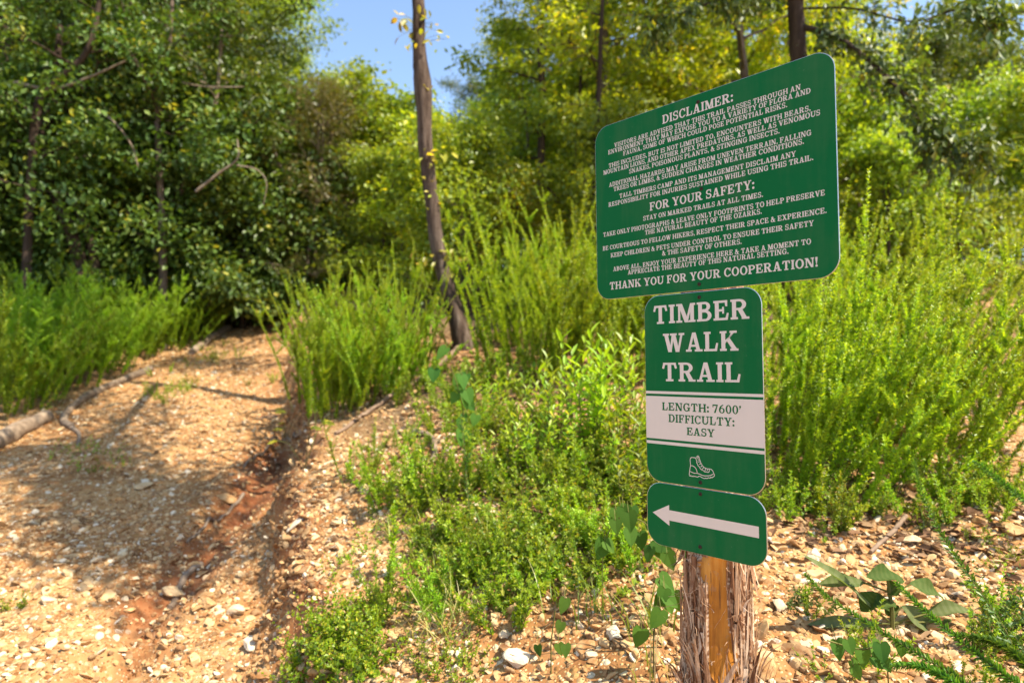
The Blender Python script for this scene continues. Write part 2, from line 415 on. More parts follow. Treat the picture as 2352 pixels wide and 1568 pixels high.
ROCKS = [  # frame place, size, colour, label
    (1412, 1466, .050, .98, "large white rock lying in gravel left of the wooden post"),
    (1190, 1525, .055, .97, "white broken rock at the foot of the green ground cover"),
    (1160, 1462, .035, .9, "cream rock between the dry grass tuft and the dark creeper"),
    (1868, 1282, .045, .95, "pale oblong stone right of the arrow sign"),
    (2005, 1138, .042, .3, "round orange stone under the feathery bushes"),
    (2090, 1245, .045, .85, "cream stone on the bare slope behind the broad-leaved plant"),
    (1790, 1395, .045, .9, "white flat stone beside the shredded bark of the post"),
    (1300, 1345, .030, .7, "tan stone half hidden in the green ground cover"),
    (2330, 1225, .060, .35, "rusty orange rock at the edge of the slope under arching weeds"),
    (2190, 1010, .05, .6, "tan rock among stems of the feathery bushes"),
    (1760, 1545, .040, .35, "orange brown stone right of the base of the post"),
    (200, 1352, .060, .7, "flat tan rock alone on the sunny gravel of the trail"),
    (225, 1290, .050, .9, "cream rock on the open gravel of the trail"),
    (400, 1365, .060, .8, "long cream stone beside the washed out rut of the trail"),
    (480, 1395, .055, .45, "brown stone in the washed out rut of the trail"),
    (545, 1410, .060, .88, "pale rock at the lower end of the trail rut"),
    (580, 1480, .050, .95, "white rock at the bottom of the trail near the creeper"),
    (330, 1120, .06, .75, "tan rock in the tree shade across the trail"),
    (520, 1150, .065, .4, "reddish rock in the shaded rut of the trail"),
    (905, 1290, .035, .92, "white stone on the bare bank above the eroded edge"),
    (830, 1340, .035, .85, "cream stone close to the lip of the eroded bank"),
    (770, 1205, .045, .8, "tan stone on the crest of the eroded bank"),
]
for k, (x, y, s, v, lab) in enumerate(ROCKS):
    p = gp(x, y); rr = np.random.default_rng(100 + k); V, F = rock_shape(rr, 2)
    g = Geo(); g.add(V * s * rr.uniform(.8, 1.0), F, v); o = g.build("rock", [STONE])
    o.location = p + np.array([0, 0, s * .22]); o.rotation_euler = (rr.normal(0, .15), rr.normal(0, .15), rr.uniform(0, 6))
    tag(o, lab, "rock", "loose rocks on the trail and bank")

# ------------------------------------------------------------------ the trail sign
IN = .0254
U_ = W @ np.array([.68457, -.03074, -.7283]); U_[2] = 0; U_ /= np.linalg.norm(U_)      # along the panel
DN = np.array([0, 0, -1.0]); NB = np.cross(U_, DN)                                       # away from the viewer
O_ = W @ (np.array([8.7293, -22.2539, 67.7988]) * IN)                                    # upper left corner of the large panel
def paint(name, col, rough, spec=.5):
    m, nt, out = new_mat(name)
    co = objco(nt)
    n = noise(nt, 14, 4, co); n2 = noise(nt, 160, 3, co)
    c = mixc(nt, math_(nt, 'MULTIPLY', n, .12), col, tuple(min(1, x * 1.25 + .01) for x in col))
    c = mixc(nt, math_(nt, 'MULTIPLY', math_(nt, 'GREATER_THAN', n2, .735), .35), c, tuple(min(1, x * .6 + .12) for x in col))
    mp = nt.nodes.new("ShaderNodeMapping"); mp.inputs["Scale"].default_value = (26, 26, 2.2); nt.links.new(co, mp.inputs[0])
    st = noise(nt, 1.0, 5, mp.outputs[0], .6); sp = noise(nt, 5, 6, co, .7)
    dust = math_(nt, 'MULTIPLY', math_(nt, 'MAXIMUM', math_(nt, 'SUBTRACT', math_(nt, 'ADD', math_(nt, 'MULTIPLY', st, .5), math_(nt, 'MULTIPLY', sp, .5)), .47), 0.0), .34)
    c = mixc(nt, dust, c, (.36, .29, .20))
    nt.links.new(principled(nt, c, math_(nt, 'ADD', math_(nt, 'MULTIPLY', sp, .3), rough - .15), spec, bump(nt, sp, .04, .002)), out.inputs[0])
    return m
GREEN = paint("green_sheeting", (.001, .122, .030), .6, .13)
WHITE = paint("white_sheeting", (.70, .615, .535), .42)
GREEN_INK = paint("green_lettering", (.001, .122, .030), .6, .13)
def metal_mat(name, col, rough, metal):
    m, nt, out = new_mat(name); n = noise(nt, 200, 3, objco(nt))
    nt.links.new(principled(nt, mixc(nt, n, col, tuple(x * .6 for x in col)), rough, .5, None, metal), out.inputs[0]); return m
ALU = metal_mat("cut_aluminium_edge", (.72, .72, .70), .35, .9)
SCREW = metal_mat("rusty_screw", (.06, .035, .022), .7, .4)

# --- slab serif lettering, drawn stroke by stroke; cap height 1
SW, TH, SH, SE = .215, .115, .11, .08
def R(x0, y0, x1, y1): return [[(x0, y0), (x1, y0), (x1, y1), (x0, y1)]]
def dg(xb, yb, xt, yt, w): return [[(xb, yb), (xb + w, yb), (xt + w, yt), (xt, yt)]]
def ring(cx, cy, rx, ry, wx, wy, a0, a1, n=18):
    a = np.radians(np.linspace(a0, a1, n + 1)); c, s = np.cos(a), np.sin(a); out = []
    for k in range(n):
        out.append([(cx + rx * c[k], cy + ry * s[k]), (cx + rx * c[k + 1], cy + ry * s[k + 1]),
                    (cx + (rx - wx) * c[k + 1], cy + (ry - wy) * s[k + 1]), (cx + (rx - wx) * c[k], cy + (ry - wy) * s[k])])
    return [out]
def disc(cx, cy, r, n=14):
    a = np.arange(n) / n * 2 * np.pi; return [[(cx + r * math.cos(t), cy + r * math.sin(t)) for t in a]]
def poly(*p): return [list(p)]
def stem(x): return R(x, 0, x + SW, 1)
def foot(x0, x1): return R(x0, 0, x1, SH)
def head(x0, x1): return R(x0, 1 - SH, x1, 1)
L0 = .08
def beakT(xl, xr): return poly((xl - .06, .70), (xl + .05, .665), (xl + .17, 1), (xl + .02, 1)) + poly((xr + .06, .70), (xr - .02, 1), (xr - .17, 1), (xr - .05, .665))
def armE(): return R(L0, 1 - TH, .74, 1) + poly((.655, .70), (.755, .68), (.76, 1), (.60, 1)) + R(.29, .445, .52, .56) + R(.48, .33, .58, .67)
GL = {
 'A': (dg(.09, 0, .38, 1, .14) + dg(.64, 0, .37, 1, SW) + R(.22, .25, .74, .36) + foot(0, .34) + foot(.52, .97), .97),
 'B': (stem(L0) + foot(0, .3) + head(0, .3) + R(.29, 1 - TH, .45, 1) + ring(.45, .755, .31, .245, .2, TH, -90, 90) + R(.29, .51, .45, .51 + TH)
       + ring(.46, .28, .37, .285, .21, TH, -90, 90) + R(.29, 0, .46, TH) + R(.29, .455, .46, .56), .85),
 'C': (ring(.46, .5, .45, .52, SW, TH, 38, 322, 26) + R(.72, .63, .83, 1.0) + poly((.74, .20), (.86, .30), (.84, .12)), .88),
 'D': (stem(L0) + foot(0, .3) + head(0, .3) + R(.29, 1 - TH, .44, 1) + R(.29, 0, .44, TH) + ring(.44, .5, .46, .5, SW, TH, -90, 90, 22), .92),
 'E': (stem(L0) + foot(0, .3) + head(0, .3) + armE() + R(.29, 0, .76, TH) + poly((.62, 0), (.77, 0), (.83, .34), (.735, .36)), .84),
 'F': (stem(L0) + foot(0, .42) + head(0, .3) + armE(), .79),
 'G': (ring(.46, .5, .45, .52, SW, TH, 38, 330, 26) + R(.72, .63, .82, 1.0) + R(.65, .04, .65 + SW, .46) + R(.52, .38, .96, .38 + SH), .96),
 'H': (stem(L0) + stem(.70) + foot(0, .37) + head(0, .37) + foot(.62, .995) + head(.62, .995) + R(.29, .44, .71, .56), 1.0),
 'I': (stem(L0) + foot(0, .375) + head(0, .375), .375),
 'J': (R(.30, .24, .30 + SW, 1) + head(.2, .6) + ring(.262, .25, .253, .27, SW, TH, 180, 360) + disc(.11, .27, .10), .6),
 'K': (stem(L0) + foot(0, .37) + head(0, .37) + poly((.27, .34), (.64, .93), (.80, .93), (.27, .52)) + poly((.38, .50), (.52, .66), (.95, .05), (.68, .05)) + head(.54, .92) + foot(.56, 1.0), 1.0),
 'L': (stem(L0) + foot(0, .3) + head(0, .39) + R(.29, 0, .72, TH) + poly((.58, 0), (.73, 0), (.80, .40), (.70, .42)), .81),
 'M': (R(.11, 0, .24, 1) + dg(.50, 0, .10, 1, .25) + dg(.53, 0, .83, 1, .14) + R(.83, 0, .83 + SW, 1) + foot(0, .35) + head(0, .2) + foot(.74, 1.13) + head(.95, 1.13), 1.13),
 'N': (R(.11, 0, .235, 1) + dg(.65, 0, .09, 1, .25) + R(.765, 0, .89, 1) + foot(0, .35) + head(0, .2) + head(.64, 1.0), 1.0),
 'O': (ring(.47, .5, .46, .52, SW, TH, 0, 360, 30), .94),
 'P': (stem(L0) + foot(0, .42) + head(0, .3) + R(.29, 1 - TH, .45, 1) + ring(.45, .715, .37, .285, .21, TH, -90, 90) + R(.29, .43, .45, .43 + TH), .83),
 'R': (stem(L0) + foot(0, .38) + head(0, .3) + R(.29, 1 - TH, .45, 1) + ring(.45, .725, .37, .275, .21, TH, -90, 90) + R(.29, .45, .45, .45 + TH)
       + poly((.36, .50), (.60, .52), (.86, .06), (.60, .06)) + foot(.58, .97), .97),
 'S': (ring(.37, .735, .34, .285, .17, .12, 35, 270, 20) + ring(.375, .275, .355, .295, .18, .13, -145, 90, 20) + R(.58, .65, .68, 1.0) + R(.04, 0, .14, .36), .75),
 'T': (R(.335, 0, .335 + SW, 1) + foot(.22, .67) + R(.06, 1 - TH, .83, 1) + beakT(.06, .83), .89),
 'U': (R(.09, .36, .09 + SW, 1) + head(0, .4) + R(.76, .36, .88, 1) + head(.62, 1.0) + ring(.485, .37, .395, .385, .16, .14, 180, 360, 18) + R(.12, .25, .09 + SW, .40), 1.0),
 'V': (dg(.40, 0, .07, 1, .25) + dg(.43, 0, .74, 1, .135) + head(0, .42) + head(.60, .97), .97),
 'W': (dg(.32, 0, .06, 1, .235) + dg(.40, 0, .56, 1, .13) + dg(.78, 0, .53, 1, .235) + dg(.87, 0, 1.10, 1, .13) + head(0, .38) + head(.44, .86) + head(.98, 1.32), 1.32),
 'X': (dg(.62, 0, .10, 1, .25) + dg(.12, 0, .66, 1, .135) + foot(0, .36) + foot(.54, .98) + head(0, .42) + head(.56, .92), .97),
 'Y': (R(.37, 0, .37 + SW, .48) + foot(.25, .70) + dg(.37, .42, .06, 1, .235) + dg(.46, .42, .74, 1, .13) + head(0, .40) + head(.60, .96), .95),
 'Z': (R(.07, 1 - TH, .74, 1) + R(.04, 0, .76, TH) + dg(.04, 0, .50, 1, .25) + R(.05, .70, .15, 1) + R(.67, 0, .77, .32), .81),
 '0': (ring(.36, .5, .35, .52, .2, .1, 0, 360, 28), .72),
 '6': (ring(.37, .32, .35, .335, .19, .1, 0, 360, 24) + ring(.60, .36, .58, .66, .19, .12, 95, 180, 12), .74),
 '7': (R(.02, 1 - .16, .66, 1) + poly((.17, 0), (.39, 0), (.69, 1), (.52, .88)) + R(.02, .66, .12, 1), .70),
 '.': (disc(.13, .11, .12), .26), ':': (disc(.13, .13, .13) + disc(.13, .62, .13), .26),
 ',': (disc(.13, .11, .12) + poly((.15, .1), (.25, .1), (.10, -.2), (.05, -.17)), .26),
 "'": (disc(.13, .87, .12) + poly((.14, .87), (.25, .87), (.10, .56), (.04, .60)), .26),
 '!': (disc(.14, .11, .12) + poly((.11, .27), (.17, .27), (.27, .95), (.2, 1.02), (.08, 1.02), (.01, .95)), .28),
 '&': (ring(.36, .76, .22, .25, .14, .09, 0, 360, 20) + ring(.34, .27, .33, .29, .18, .11, 60, 330, 20) + dg(.62, 0, .14, .86, .24) + dg(.44, .08, .70, .46, .11) + R(.56, .42, .92, .52) + foot(.66, .97), .97),
}
def text(g, s, uc, vb, width, cap, mat, w0):
    """lettering centred on uc (inches), baseline vb, fitted to width"""
    sp, gap = .36, .085
    adv = [(sp if c == ' ' else GL[c][1]) + (gap if c != ' ' else 0) for c in s]
    sx = width / (sum(adv) - gap); x = uc - width / 2
    for c, a in zip(s, adv):
        if c != ' ':
            for k, pl in enumerate(GL[c][0]):
                off = w0 + .00004 * (k + 1)
                for q in (pl if isinstance(pl[0][0], (tuple, list)) else [pl]):
                    V = [U_ * (x + px * sx) * IN + DN * (vb - py * cap) * IN - NB * off for px, py in q]
                    V3 = np.array(V); nn = np.cross(V3[1] - V3[0], V3[2] - V3[0])
                    if nn @ NB > 0: V3 = V3[::-1]
                    g.add(V3, np.arange(len(V3)), .5, mat)
        x += a * sx
def flat(g, pts, w0, mat):
    V = np.array([U_ * u * IN + DN * v * IN - NB * w0 for u, v in pts])
    if np.cross(V[1] - V[0], V[2] - V[0]) @ NB > 0: V = V[::-1]
    g.add(V, np.arange(len(V)), .5, mat)
def line(g, pts, w, w0, mat):
    P = np.array(pts, float)
    for k in range(len(P) - 1):
        a, b = P[k], P[k + 1]; d = (b - a) / max(np.linalg.norm(b - a), 1e-6); n = np.array([-d[1], d[0]]) * w / 2
        e = d * w * .3
        flat(g, [a - e + n, b + e + n, b + e - n, a - e - n], w0 + .00003 * (k % 2), mat)
def panel(u0, v0, u1, v1, rad=1.6, n=10):
    c = []
    for cx, cy, a in ((u1 - rad, v0 + rad, -90), (u1 - rad, v1 - rad, 0), (u0 + rad, v1 - rad, 90), (u0 + rad, v0 + rad, 180)):
        for k in range(n + 1):
            t = math.radians(a + 90 * k / n); c.append((cx + rad * math.cos(t), cy + rad * math.sin(t)))
    g = Geo(); th = .0022; m = len(c); c = np.array(c)
    P = lambda cc, w: np.array([U_ * u * IN + DN * v * IN + NB * w for u, v in cc])
    mid = c.mean(0); inn = mid + (c - mid) * (1 - .0006 / (.5 * IN * np.linalg.norm(c - mid, axis=1)))[:, None]
    fr, b1, b2, bk = P(inn, 0), P(c, .0004), P(c, th - .0004), P(inn, th)
    g.add(fr, np.arange(m), .5, 0); g.add(bk[::-1], np.arange(m), .5, 1)
    k = np.arange(m); k2 = (k + 1) % m
    for A, B in ((fr, b1), (b1, b2), (b2, bk)):
        g.add(np.vstack([A, B]), np.stack([k, k2, k2 + m, k + m], -1)[:, ::-1], .5, 1)
    return g
sign_base = O_ + U_ * 11.6 * IN + NB * .064
base_z = gz(sign_base[0], sign_base[1])
sign = thing("trail_sign", "shaggy cedar post carrying three green and white trail sign panels", "sign", (sign_base[0], sign_base[1], base_z))
SHIFT = O_ - np.array(sign.location)
def add_panel(geo, name, mats, parent, label=None, smooth=False):
    geo.V = [v + SHIFT for v in geo.V]; o = geo.build(name, mats, parent, smooth)
    if label: o["label"] = label
    return o
def screws(spots, parent):
    for u, v in spots:
        g = Geo(); c = U_ * u * IN + DN * v * IN; a = np.arange(12) / 12 * 2 * np.pi
        ring_ = lambda r, w: np.array([c + (U_ * math.cos(t) + DN * math.sin(t)) * r - NB * w for t in a])
        rs = [ring_(.0046, .0002), ring_(.0040, .0017), ring_(.0022, .0022), ring_(.0018, .0009)]
        k = np.arange(12); k2 = (k + 1) % 12
        for A, B in zip(rs[:-1], rs[1:]):
            g.add(np.vstack([A, B]), np.stack([k, k2, k2 + 12, k + 12], -1), .5, 0)
        g.add(rs[-1], k, .5, 0)
        add_panel(g, "screw", [SCREW], parent)
pD = add_panel(panel(0, 0, 24, 18), "sign_panel", [GREEN, ALU], sign, "wide green disclaimer panel densely lettered in white")
pN = add_panel(panel(5.85, 18.1, 17.68, 35.84), "sign_panel", [GREEN, ALU], sign, "upright green trail name panel with a white band and boot symbol")
pA = add_panel(panel(5.78, 35.9, 17.70, 41.78), "sign_panel", [GREEN, ALU], sign, "small green panel with a white arrow pointing left")
g = Geo()
for s, uc, vb, wd, cap in [
    ("DISCLAIMER:", 11.89, 1.73, 7.24, .84), ("VISITORS ARE ADVISED THAT THIS TRAIL PASSES THROUGH AN", 11.92, 2.54, 18.86, .45),
    ("ENVIRONMENT THAT MAY EXPOSE YOU TO A VARIETY OF FLORA AND", 11.92, 3.08, 20.42, .45), ("FAUNA, SOME OF WHICH COULD POSE POTENTIAL RISKS.", 11.92, 3.65, 16.62, .45),
    ("THIS INCLUDES, BUT IS NOT LIMITED TO, ENCOUNTERS WITH BEARS,", 11.92, 4.48, 20.34, .45), ("MOUNTAIN LIONS, AND OTHER APEX PREDATORS, AS WELL AS VENOMOUS", 11.93, 5.05, 21.78, .45),
    ("SNAKES, POISONOUS PLANTS, & STINGING INSECTS.", 11.92, 5.64, 15.25, .45), ("ADDITIONAL HAZARDS MAY ARISE FROM UNEVEN TERRAIN, FALLING", 11.93, 6.47, 20.35, .45),
    ("TREES OR LIMBS, & SUDDEN CHANGES IN WEATHER CONDITIONS.", 11.92, 7.02, 19.18, .45), ("TALL TIMBERS CAMP AND ITS MANAGEMENT DISCLAIM ANY", 11.95, 7.87, 17.78, .45),
    ("RESPONSIBILITY FOR INJURIES SUSTAINED WHILE USING THIS TRAIL.", 11.93, 8.50, 20.54, .45), ("FOR YOUR SAFETY:", 11.97, 9.80, 10.61, .80),
    ("STAY ON MARKED TRAILS AT ALL TIMES.", 11.95, 10.64, 12.12, .45), ("TAKE ONLY PHOTOGRAPHS & LEAVE ONLY FOOTPRINTS TO HELP PRESERVE", 11.97, 11.49, 22.11, .45),
    ("THE NATURAL BEAUTY OF THE OZARKS.", 11.97, 12.05, 11.81, .45), ("BE COURTEOUS TO FELLOW HIKERS, RESPECT THEIR SPACE & EXPERIENCE.", 11.97, 12.91, 22.29, .45),
    ("KEEP CHILDREN & PETS UNDER CONTROL TO ENSURE THEIR SAFETY", 11.98, 13.75, 20.27, .45), ("& THE SAFETY OF OTHERS.", 12.0, 14.34, 8.04, .45),
    ("ABOVE ALL, ENJOY YOUR EXPERIENCE HERE & TAKE A MOMENT TO", 12.0, 15.18, 19.74, .45), ("APPRECIATE THE BEAUTY OF THIS NATURAL SETTING.", 12.0, 15.72, 16.1, .45),
    ("THANK YOU FOR YOUR COOPERATION!", 12.0, 17.03, 20.7, .76)]:
    text(g, s, uc, vb, wd, cap, 0, .0002)
add_panel(g, "lettering", [WHITE], pD)
g = Geo()
for s, vb, wd in (("TIMBER", 20.82, 9.70), ("WALK", 23.53, 7.62), ("TRAIL", 26.27, 7.92)):
    g = Geo(); text(g, s, 11.73, vb, wd, 1.74, 0, .0002); add_panel(g, "lettering", [WHITE], pN)
g = Geo()
for v0, v1 in ((27.23, 27.48), (27.71, 31.75), (31.97, 32.25)):
    flat(g, [(5.86, v0), (17.67, v0), (17.67, v1), (5.86, v1)], .0002, 0)
band = add_panel(g, "white_band", [WHITE], pN)
g = Geo()
text(g, "LENGTH: 7600'", 11.68, 29.01, 7.97, .74, 0, .0004); text(g, "DIFFICULTY:", 11.70, 30.10, 6.63, .74, 0, .0004); text(g, "EASY", 11.70, 31.17, 2.79, .70, 0, .0004)
add_panel(g, "lettering", [GREEN_INK], pN)
g = Geo()
BOOT = [[(11.19,33.17),(10.77,33.17),(10.63,33.26),(10.59,33.43),(10.63,33.90),(10.54,34.31),(10.52,34.46),(10.48,34.75),(10.51,34.87),(10.59,34.89),(10.64,34.82),(10.73,34.90),(10.81,34.89),(10.86,34.83),(10.94,34.89),(11.05,34.83),(11.16,34.87),(11.29,34.89),(11.36,34.88),(11.42,34.80),(11.58,34.79),(11.76,34.87),(11.95,34.92),(12.07,34.93),(12.13,34.86),(12.23,34.90),(12.33,34.89),(12.39,34.80),(12.57,34.83),(12.65,34.73),(12.77,34.77),(12.98,34.61),(13.00,34.50),(12.91,34.30),(12.84,34.15),(12.71,34.04),(12.56,34.02),(12.33,34.04),(12.02,33.96),(11.84,33.82),(11.66,33.53),(11.59,33.33),(11.51,33.10),(11.46,33.00),(11.38,32.97),(11.30,33.04),(11.29,33.15),(11.49,33.12)],
[(11.15,33.17),(11.22,33.34),(11.29,33.45),(11.26,33.60),(11.37,33.73),(11.38,33.84),(11.52,33.94),(11.60,34.08),(11.75,34.18),(11.91,34.23),(12.06,34.33),(12.22,34.31),(12.40,34.35),(12.50,34.25),(12.53,34.06)],
[(11.39,33.29),(11.53,33.33)], [(11.42,33.51),(11.64,33.46)], [(11.54,33.71),(11.71,33.62)], [(11.68,33.93),(11.84,33.79)], [(11.83,34.12),(11.97,33.94)], [(12.09,34.23),(12.17,34.01)], [(12.32,34.20),(12.35,34.04)],
[(10.64,33.93),(10.86,33.92),(11.07,34.01),(11.22,34.19),(11.32,34.48)],
[(10.55,34.45),(10.79,34.52),(11.00,34.58),(11.32,34.54),(11.53,34.58),(11.79,34.66),(12.05,34.69),(12.37,34.65),(12.62,34.59),(12.88,34.44)]]
for k, b in enumerate(BOOT): line(g, b, .060, .0002 + .00007 * k, 0)
add_panel(g, "boot_symbol", [WHITE], pN)
g = Geo()
flat(g, [(6.43, 38.82), (8.27, 37.86), (8.27, 39.79)], .0002, 0); flat(g, [(8.26, 38.34), (17.0, 38.34), (17.0, 39.30), (8.26, 39.30)], .00024, 0)
add_panel(g, "arrow", [WHITE], pA)
screws([(12.1, .75), (12.26, 8.77), (11.87, 17.42)], pD); screws([(11.84, 18.62), (11.60, 35.33)], pN); screws([(11.58, 36.38), (11.45, 41.12)], pA)

# --- cedar post with shaggy bark and a bare strip of orange heartwood
def fibre_mat():
    m, nt, out = new_mat("shredded_bark")
    mp = nt.nodes.new("ShaderNodeMapping"); mp.inputs["Scale"].default_value = (90, 90, 5); nt.links.new(objco(nt), mp.inputs[0])
    n = noise(nt, 1, 5, mp.outputs[0], .65); n2 = noise(nt, 9, 3, objco(nt))
    f = math_(nt, 'ADD', math_(nt, 'ADD', math_(nt, 'MULTIPLY', n, .55), math_(nt, 'MULTIPLY', n2, .2)), math_(nt, 'MULTIPLY', attr(nt, "var"), .25))
    c = ramp(nt, f, [(.28, (.05, .018, .008)), (.40, (.20, .088, .040)), (.53, (.42, .245, .135)), (.68, (.70, .53, .37))])
    nt.links.new(principled(nt, c, .9, .2, bump(nt, n, .8, .004)), out.inputs[0]); return m
def heart_mat():
    m, nt, out = new_mat("orange_heartwood")
    mp = nt.nodes.new("ShaderNodeMapping"); mp.inputs["Scale"].default_value = (60, 60, 4); nt.links.new(objco(nt), mp.inputs[0])
    n = noise(nt, 1, 5, mp.outputs[0], .6); n2 = noise(nt, 12, 4, objco(nt))
    c = ramp(nt, math_(nt, 'ADD', math_(nt, 'MULTIPLY', n, .6), math_(nt, 'MULTIPLY', n2, .4)), [(.3, (.20, .060, .006)), (.5, (.50, .190, .020)), (.7, (.66, .33, .07))])
    mp2 = nt.nodes.new("ShaderNodeMapping"); mp2.inputs["Scale"].default_value = (170, 170, 7); nt.links.new(objco(nt), mp2.inputs[0])
    ck = noise(nt, 1, 3, mp2.outputs[0], .5); crack = math_(nt, 'MULTIPLY', math_(nt, 'GREATER_THAN', ck, .66), .55)
    c = mixc(nt, crack, c, (.11, .045, .015)); c = mixc(nt, math_(nt, 'MULTIPLY', math_(nt, 'GREATER_THAN', noise(nt, 26, 5, objco(nt), .7), .60), .35), c, (.34, .20, .11))
    nt.links.new(principled(nt, c, .65, .3, bump(nt, n, .5, .004)), out.inputs[0]); return m
FIBRE, HEART = fibre_mat(), heart_mat()
prng = np.random.default_rng(3)
zt = DN[2] * 0; top_z = (O_ + DN * 3 * IN)[2] - sign.location[2]
nz, na = 230, 150; ZL = -.728 - sign.location[2]
zs = np.concatenate([np.linspace(-.25, .50, 150), np.linspace(.505, top_z, 80)])
ang = np.arange(na) / na * 2 * np.pi
to_cam = math.atan2(-sign.location[1], -sign.location[0])
A2, Z2 = np.meshgrid(ang, zs)
rel = (A2 - to_cam + np.pi) % (2 * np.pi) - np.pi            # 0 faces the camera, positive to the viewer's right
lean = .0
rad0 = .060 + .040 * np.exp(-np.maximum(Z2, 0) / .08) + .010 * (1 - sstep(0, .35, Z2))
PANEL_Z = (O_ + DN * 41.8 * IN)[2] - sign.location[2] - .004
ridge = fbm(A2 * 9 + 40, Z2 * 4, 31, 3) * .030 + fbm(A2 * 34, Z2 * 9, 33, 2) * .012
wl = -.31 + .05 * fbm(Z2 * 9, Z2 * 0, 41, 3) ; wr = .24 + .16 * fbm(Z2 * 7, Z2 * 0 + 5, 43, 3) + .36 * (1 - sstep(.19, .30, Z2))
bare = sstep(-.06, .0, rel - wl) * (1 - sstep(-.0, .06, rel - wr)) * sstep(ZL - .01, ZL + .02, Z2 + .05 * fbm(A2 * 30, Z2 * 3, 44, 2))
knot = np.exp(-(((rel + .42) / .22) ** 2 + ((Z2 - (PANEL_Z - .03)) / .035) ** 2))
bare = np.maximum(bare, (knot > .5) * 1.0)
r = rad0 + (.008 + ridge) * (1 - bare) + knot * .008
flatn = np.array([-NB[0], -NB[1]]); fl = np.cos(A2) * flatn[0] + np.sin(A2) * flatn[1]
r = np.where((Z2 > PANEL_Z - .004) & (fl > .05), np.minimum(r, .0605 / np.maximum(fl, .05)), r)   # planed flat behind the panels
Vp = np.stack([r * np.cos(A2), r * np.sin(A2), Z2], -1).reshape(-1, 3)
i = np.arange(nz - 1)[:, None] * na; j = np.arange(na)[None]; j2 = (j + 1) % na
Fp = np.stack([i + j, i + j2, i + na + j2, i + na + j], -1).reshape(-1, 4)
isb = (bare[:-1] > .5).ravel()
g = Geo(); g.add(Vp, Fp, prng.random(len(Fp)), 0); F_, v_, m_ = g.F[0]; g.F[0] = (F_, v_, np.where(isb, 1, 0))
g.add(Vp[-na:], np.arange(na), .5, 1)
post = g.build("post", [FIBRE, HEART], sign, True); post["label"] = "cedar log post with shredded bark and a bare orange strip"
g = Geo()
for k in range(560):
    a = to_cam + prng.uniform(-1.75, 1.75); ra = a - to_cam
    z0 = prng.uniform(-.02, .52); low = z0 < ZL
    if -.30 < ra < (.24 if z0 > .30 else .52) and not low: continue
    L = prng.uniform(.03, .19); r0 = .070 + .040 * math.exp(-max(z0, 0) / .08) + .010 * max(0, 1 - z0 / .35)
    n = 6; t = np.linspace(0, 1, n)
    out = (prng.random() ** 3) * .035; sgn = prng.choice([-1, 1]); da = prng.normal(0, .10)
    rr_ = r0 + .002 + out * t ** 2 + (.025 * t ** 2 if low else 0); aa = a + da * t + prng.normal(0, .015, n).cumsum()
    zz_ = z0 + sgn * L * t * (1 - .3 * out / .035 * t)
    P = np.stack([rr_ * np.cos(aa), rr_ * np.sin(aa), zz_], -1)
    if ((P @ NB < -.055) & (P[:, 2] > PANEL_Z)).any(): continue
    plate = prng.random() < .15; w = (prng.uniform(.004, .010) if plate else prng.uniform(.0007, .003)) * (1 - .8 * t ** 2); tn = np.stack([-np.sin(aa), np.cos(aa), 0 * aa], -1); nr = np.stack([np.cos(aa), np.sin(aa), 0 * aa], -1)
    V = np.stack([P - tn * w[:, None], P + nr * w[:, None] * .7, P + tn * w[:, None]], 1).reshape(-1, 3)
    q = np.arange(n - 1) * 3
    g.add(V, np.concatenate([np.stack([q, q + 1, q + 4, q + 3], -1), np.stack([q + 1, q + 2, q + 5, q + 4], -1)]), np.clip(prng.normal(.5, .45), -.4, 1.5), 0)
for k in range(120):                                     # loose hair-thin strands
    a = to_cam + prng.uniform(-1.7, 1.7); z0 = prng.uniform(.0, .5); n = 7; t = np.linspace(0, 1, n)
    P0 = np.array([.077 * math.cos(a), .077 * math.sin(a), z0]); d = nrm(np.array([math.cos(a) * .6, math.sin(a) * .6, 0]) + prng.normal(0, .7, 3))
    P = P0 + d * t[:, None] * prng.uniform(.02, .06) + prng.normal(0, .004, (n, 3)).cumsum(0) * t[:, None]
    if not ((P @ NB < -.055) & (P[:, 2] > PANEL_Z)).any(): tube(g, P, .0005, 3, prng.random(), 0)
for k in range(150):                                    # frayed bark round the foot
    a = to_cam + prng.uniform(-1.7, 1.7); z0 = ZL + prng.uniform(-.07, .035); L = prng.uniform(.03, .11); n = 6; t = np.linspace(0, 1, n)
    rr_ = .078 + .040 * math.exp(-z0 / .08) + prng.uniform(0, .05) * t ** 2; aa = a + prng.normal(0, .25) * t
    P = np.stack([rr_ * np.cos(aa), rr_ * np.sin(aa), z0 + prng.choice([-1, -1, 1]) * L * t], -1); w = prng.uniform(.001, .006) * (1 - .8 * t)
    tn = np.stack([-np.sin(aa), np.cos(aa), 0 * aa], -1); V = np.stack([P - tn * w[:, None], P + tn * w[:, None]], 1).reshape(-1, 3); q = np.arange(n - 1) * 2
    g.add(V, np.stack([q, q + 1, q + 3, q + 2], -1), np.clip(prng.normal(.6, .5), -.4, 1.6), 0)
g.build("bark_fibres", [FIBRE], post)

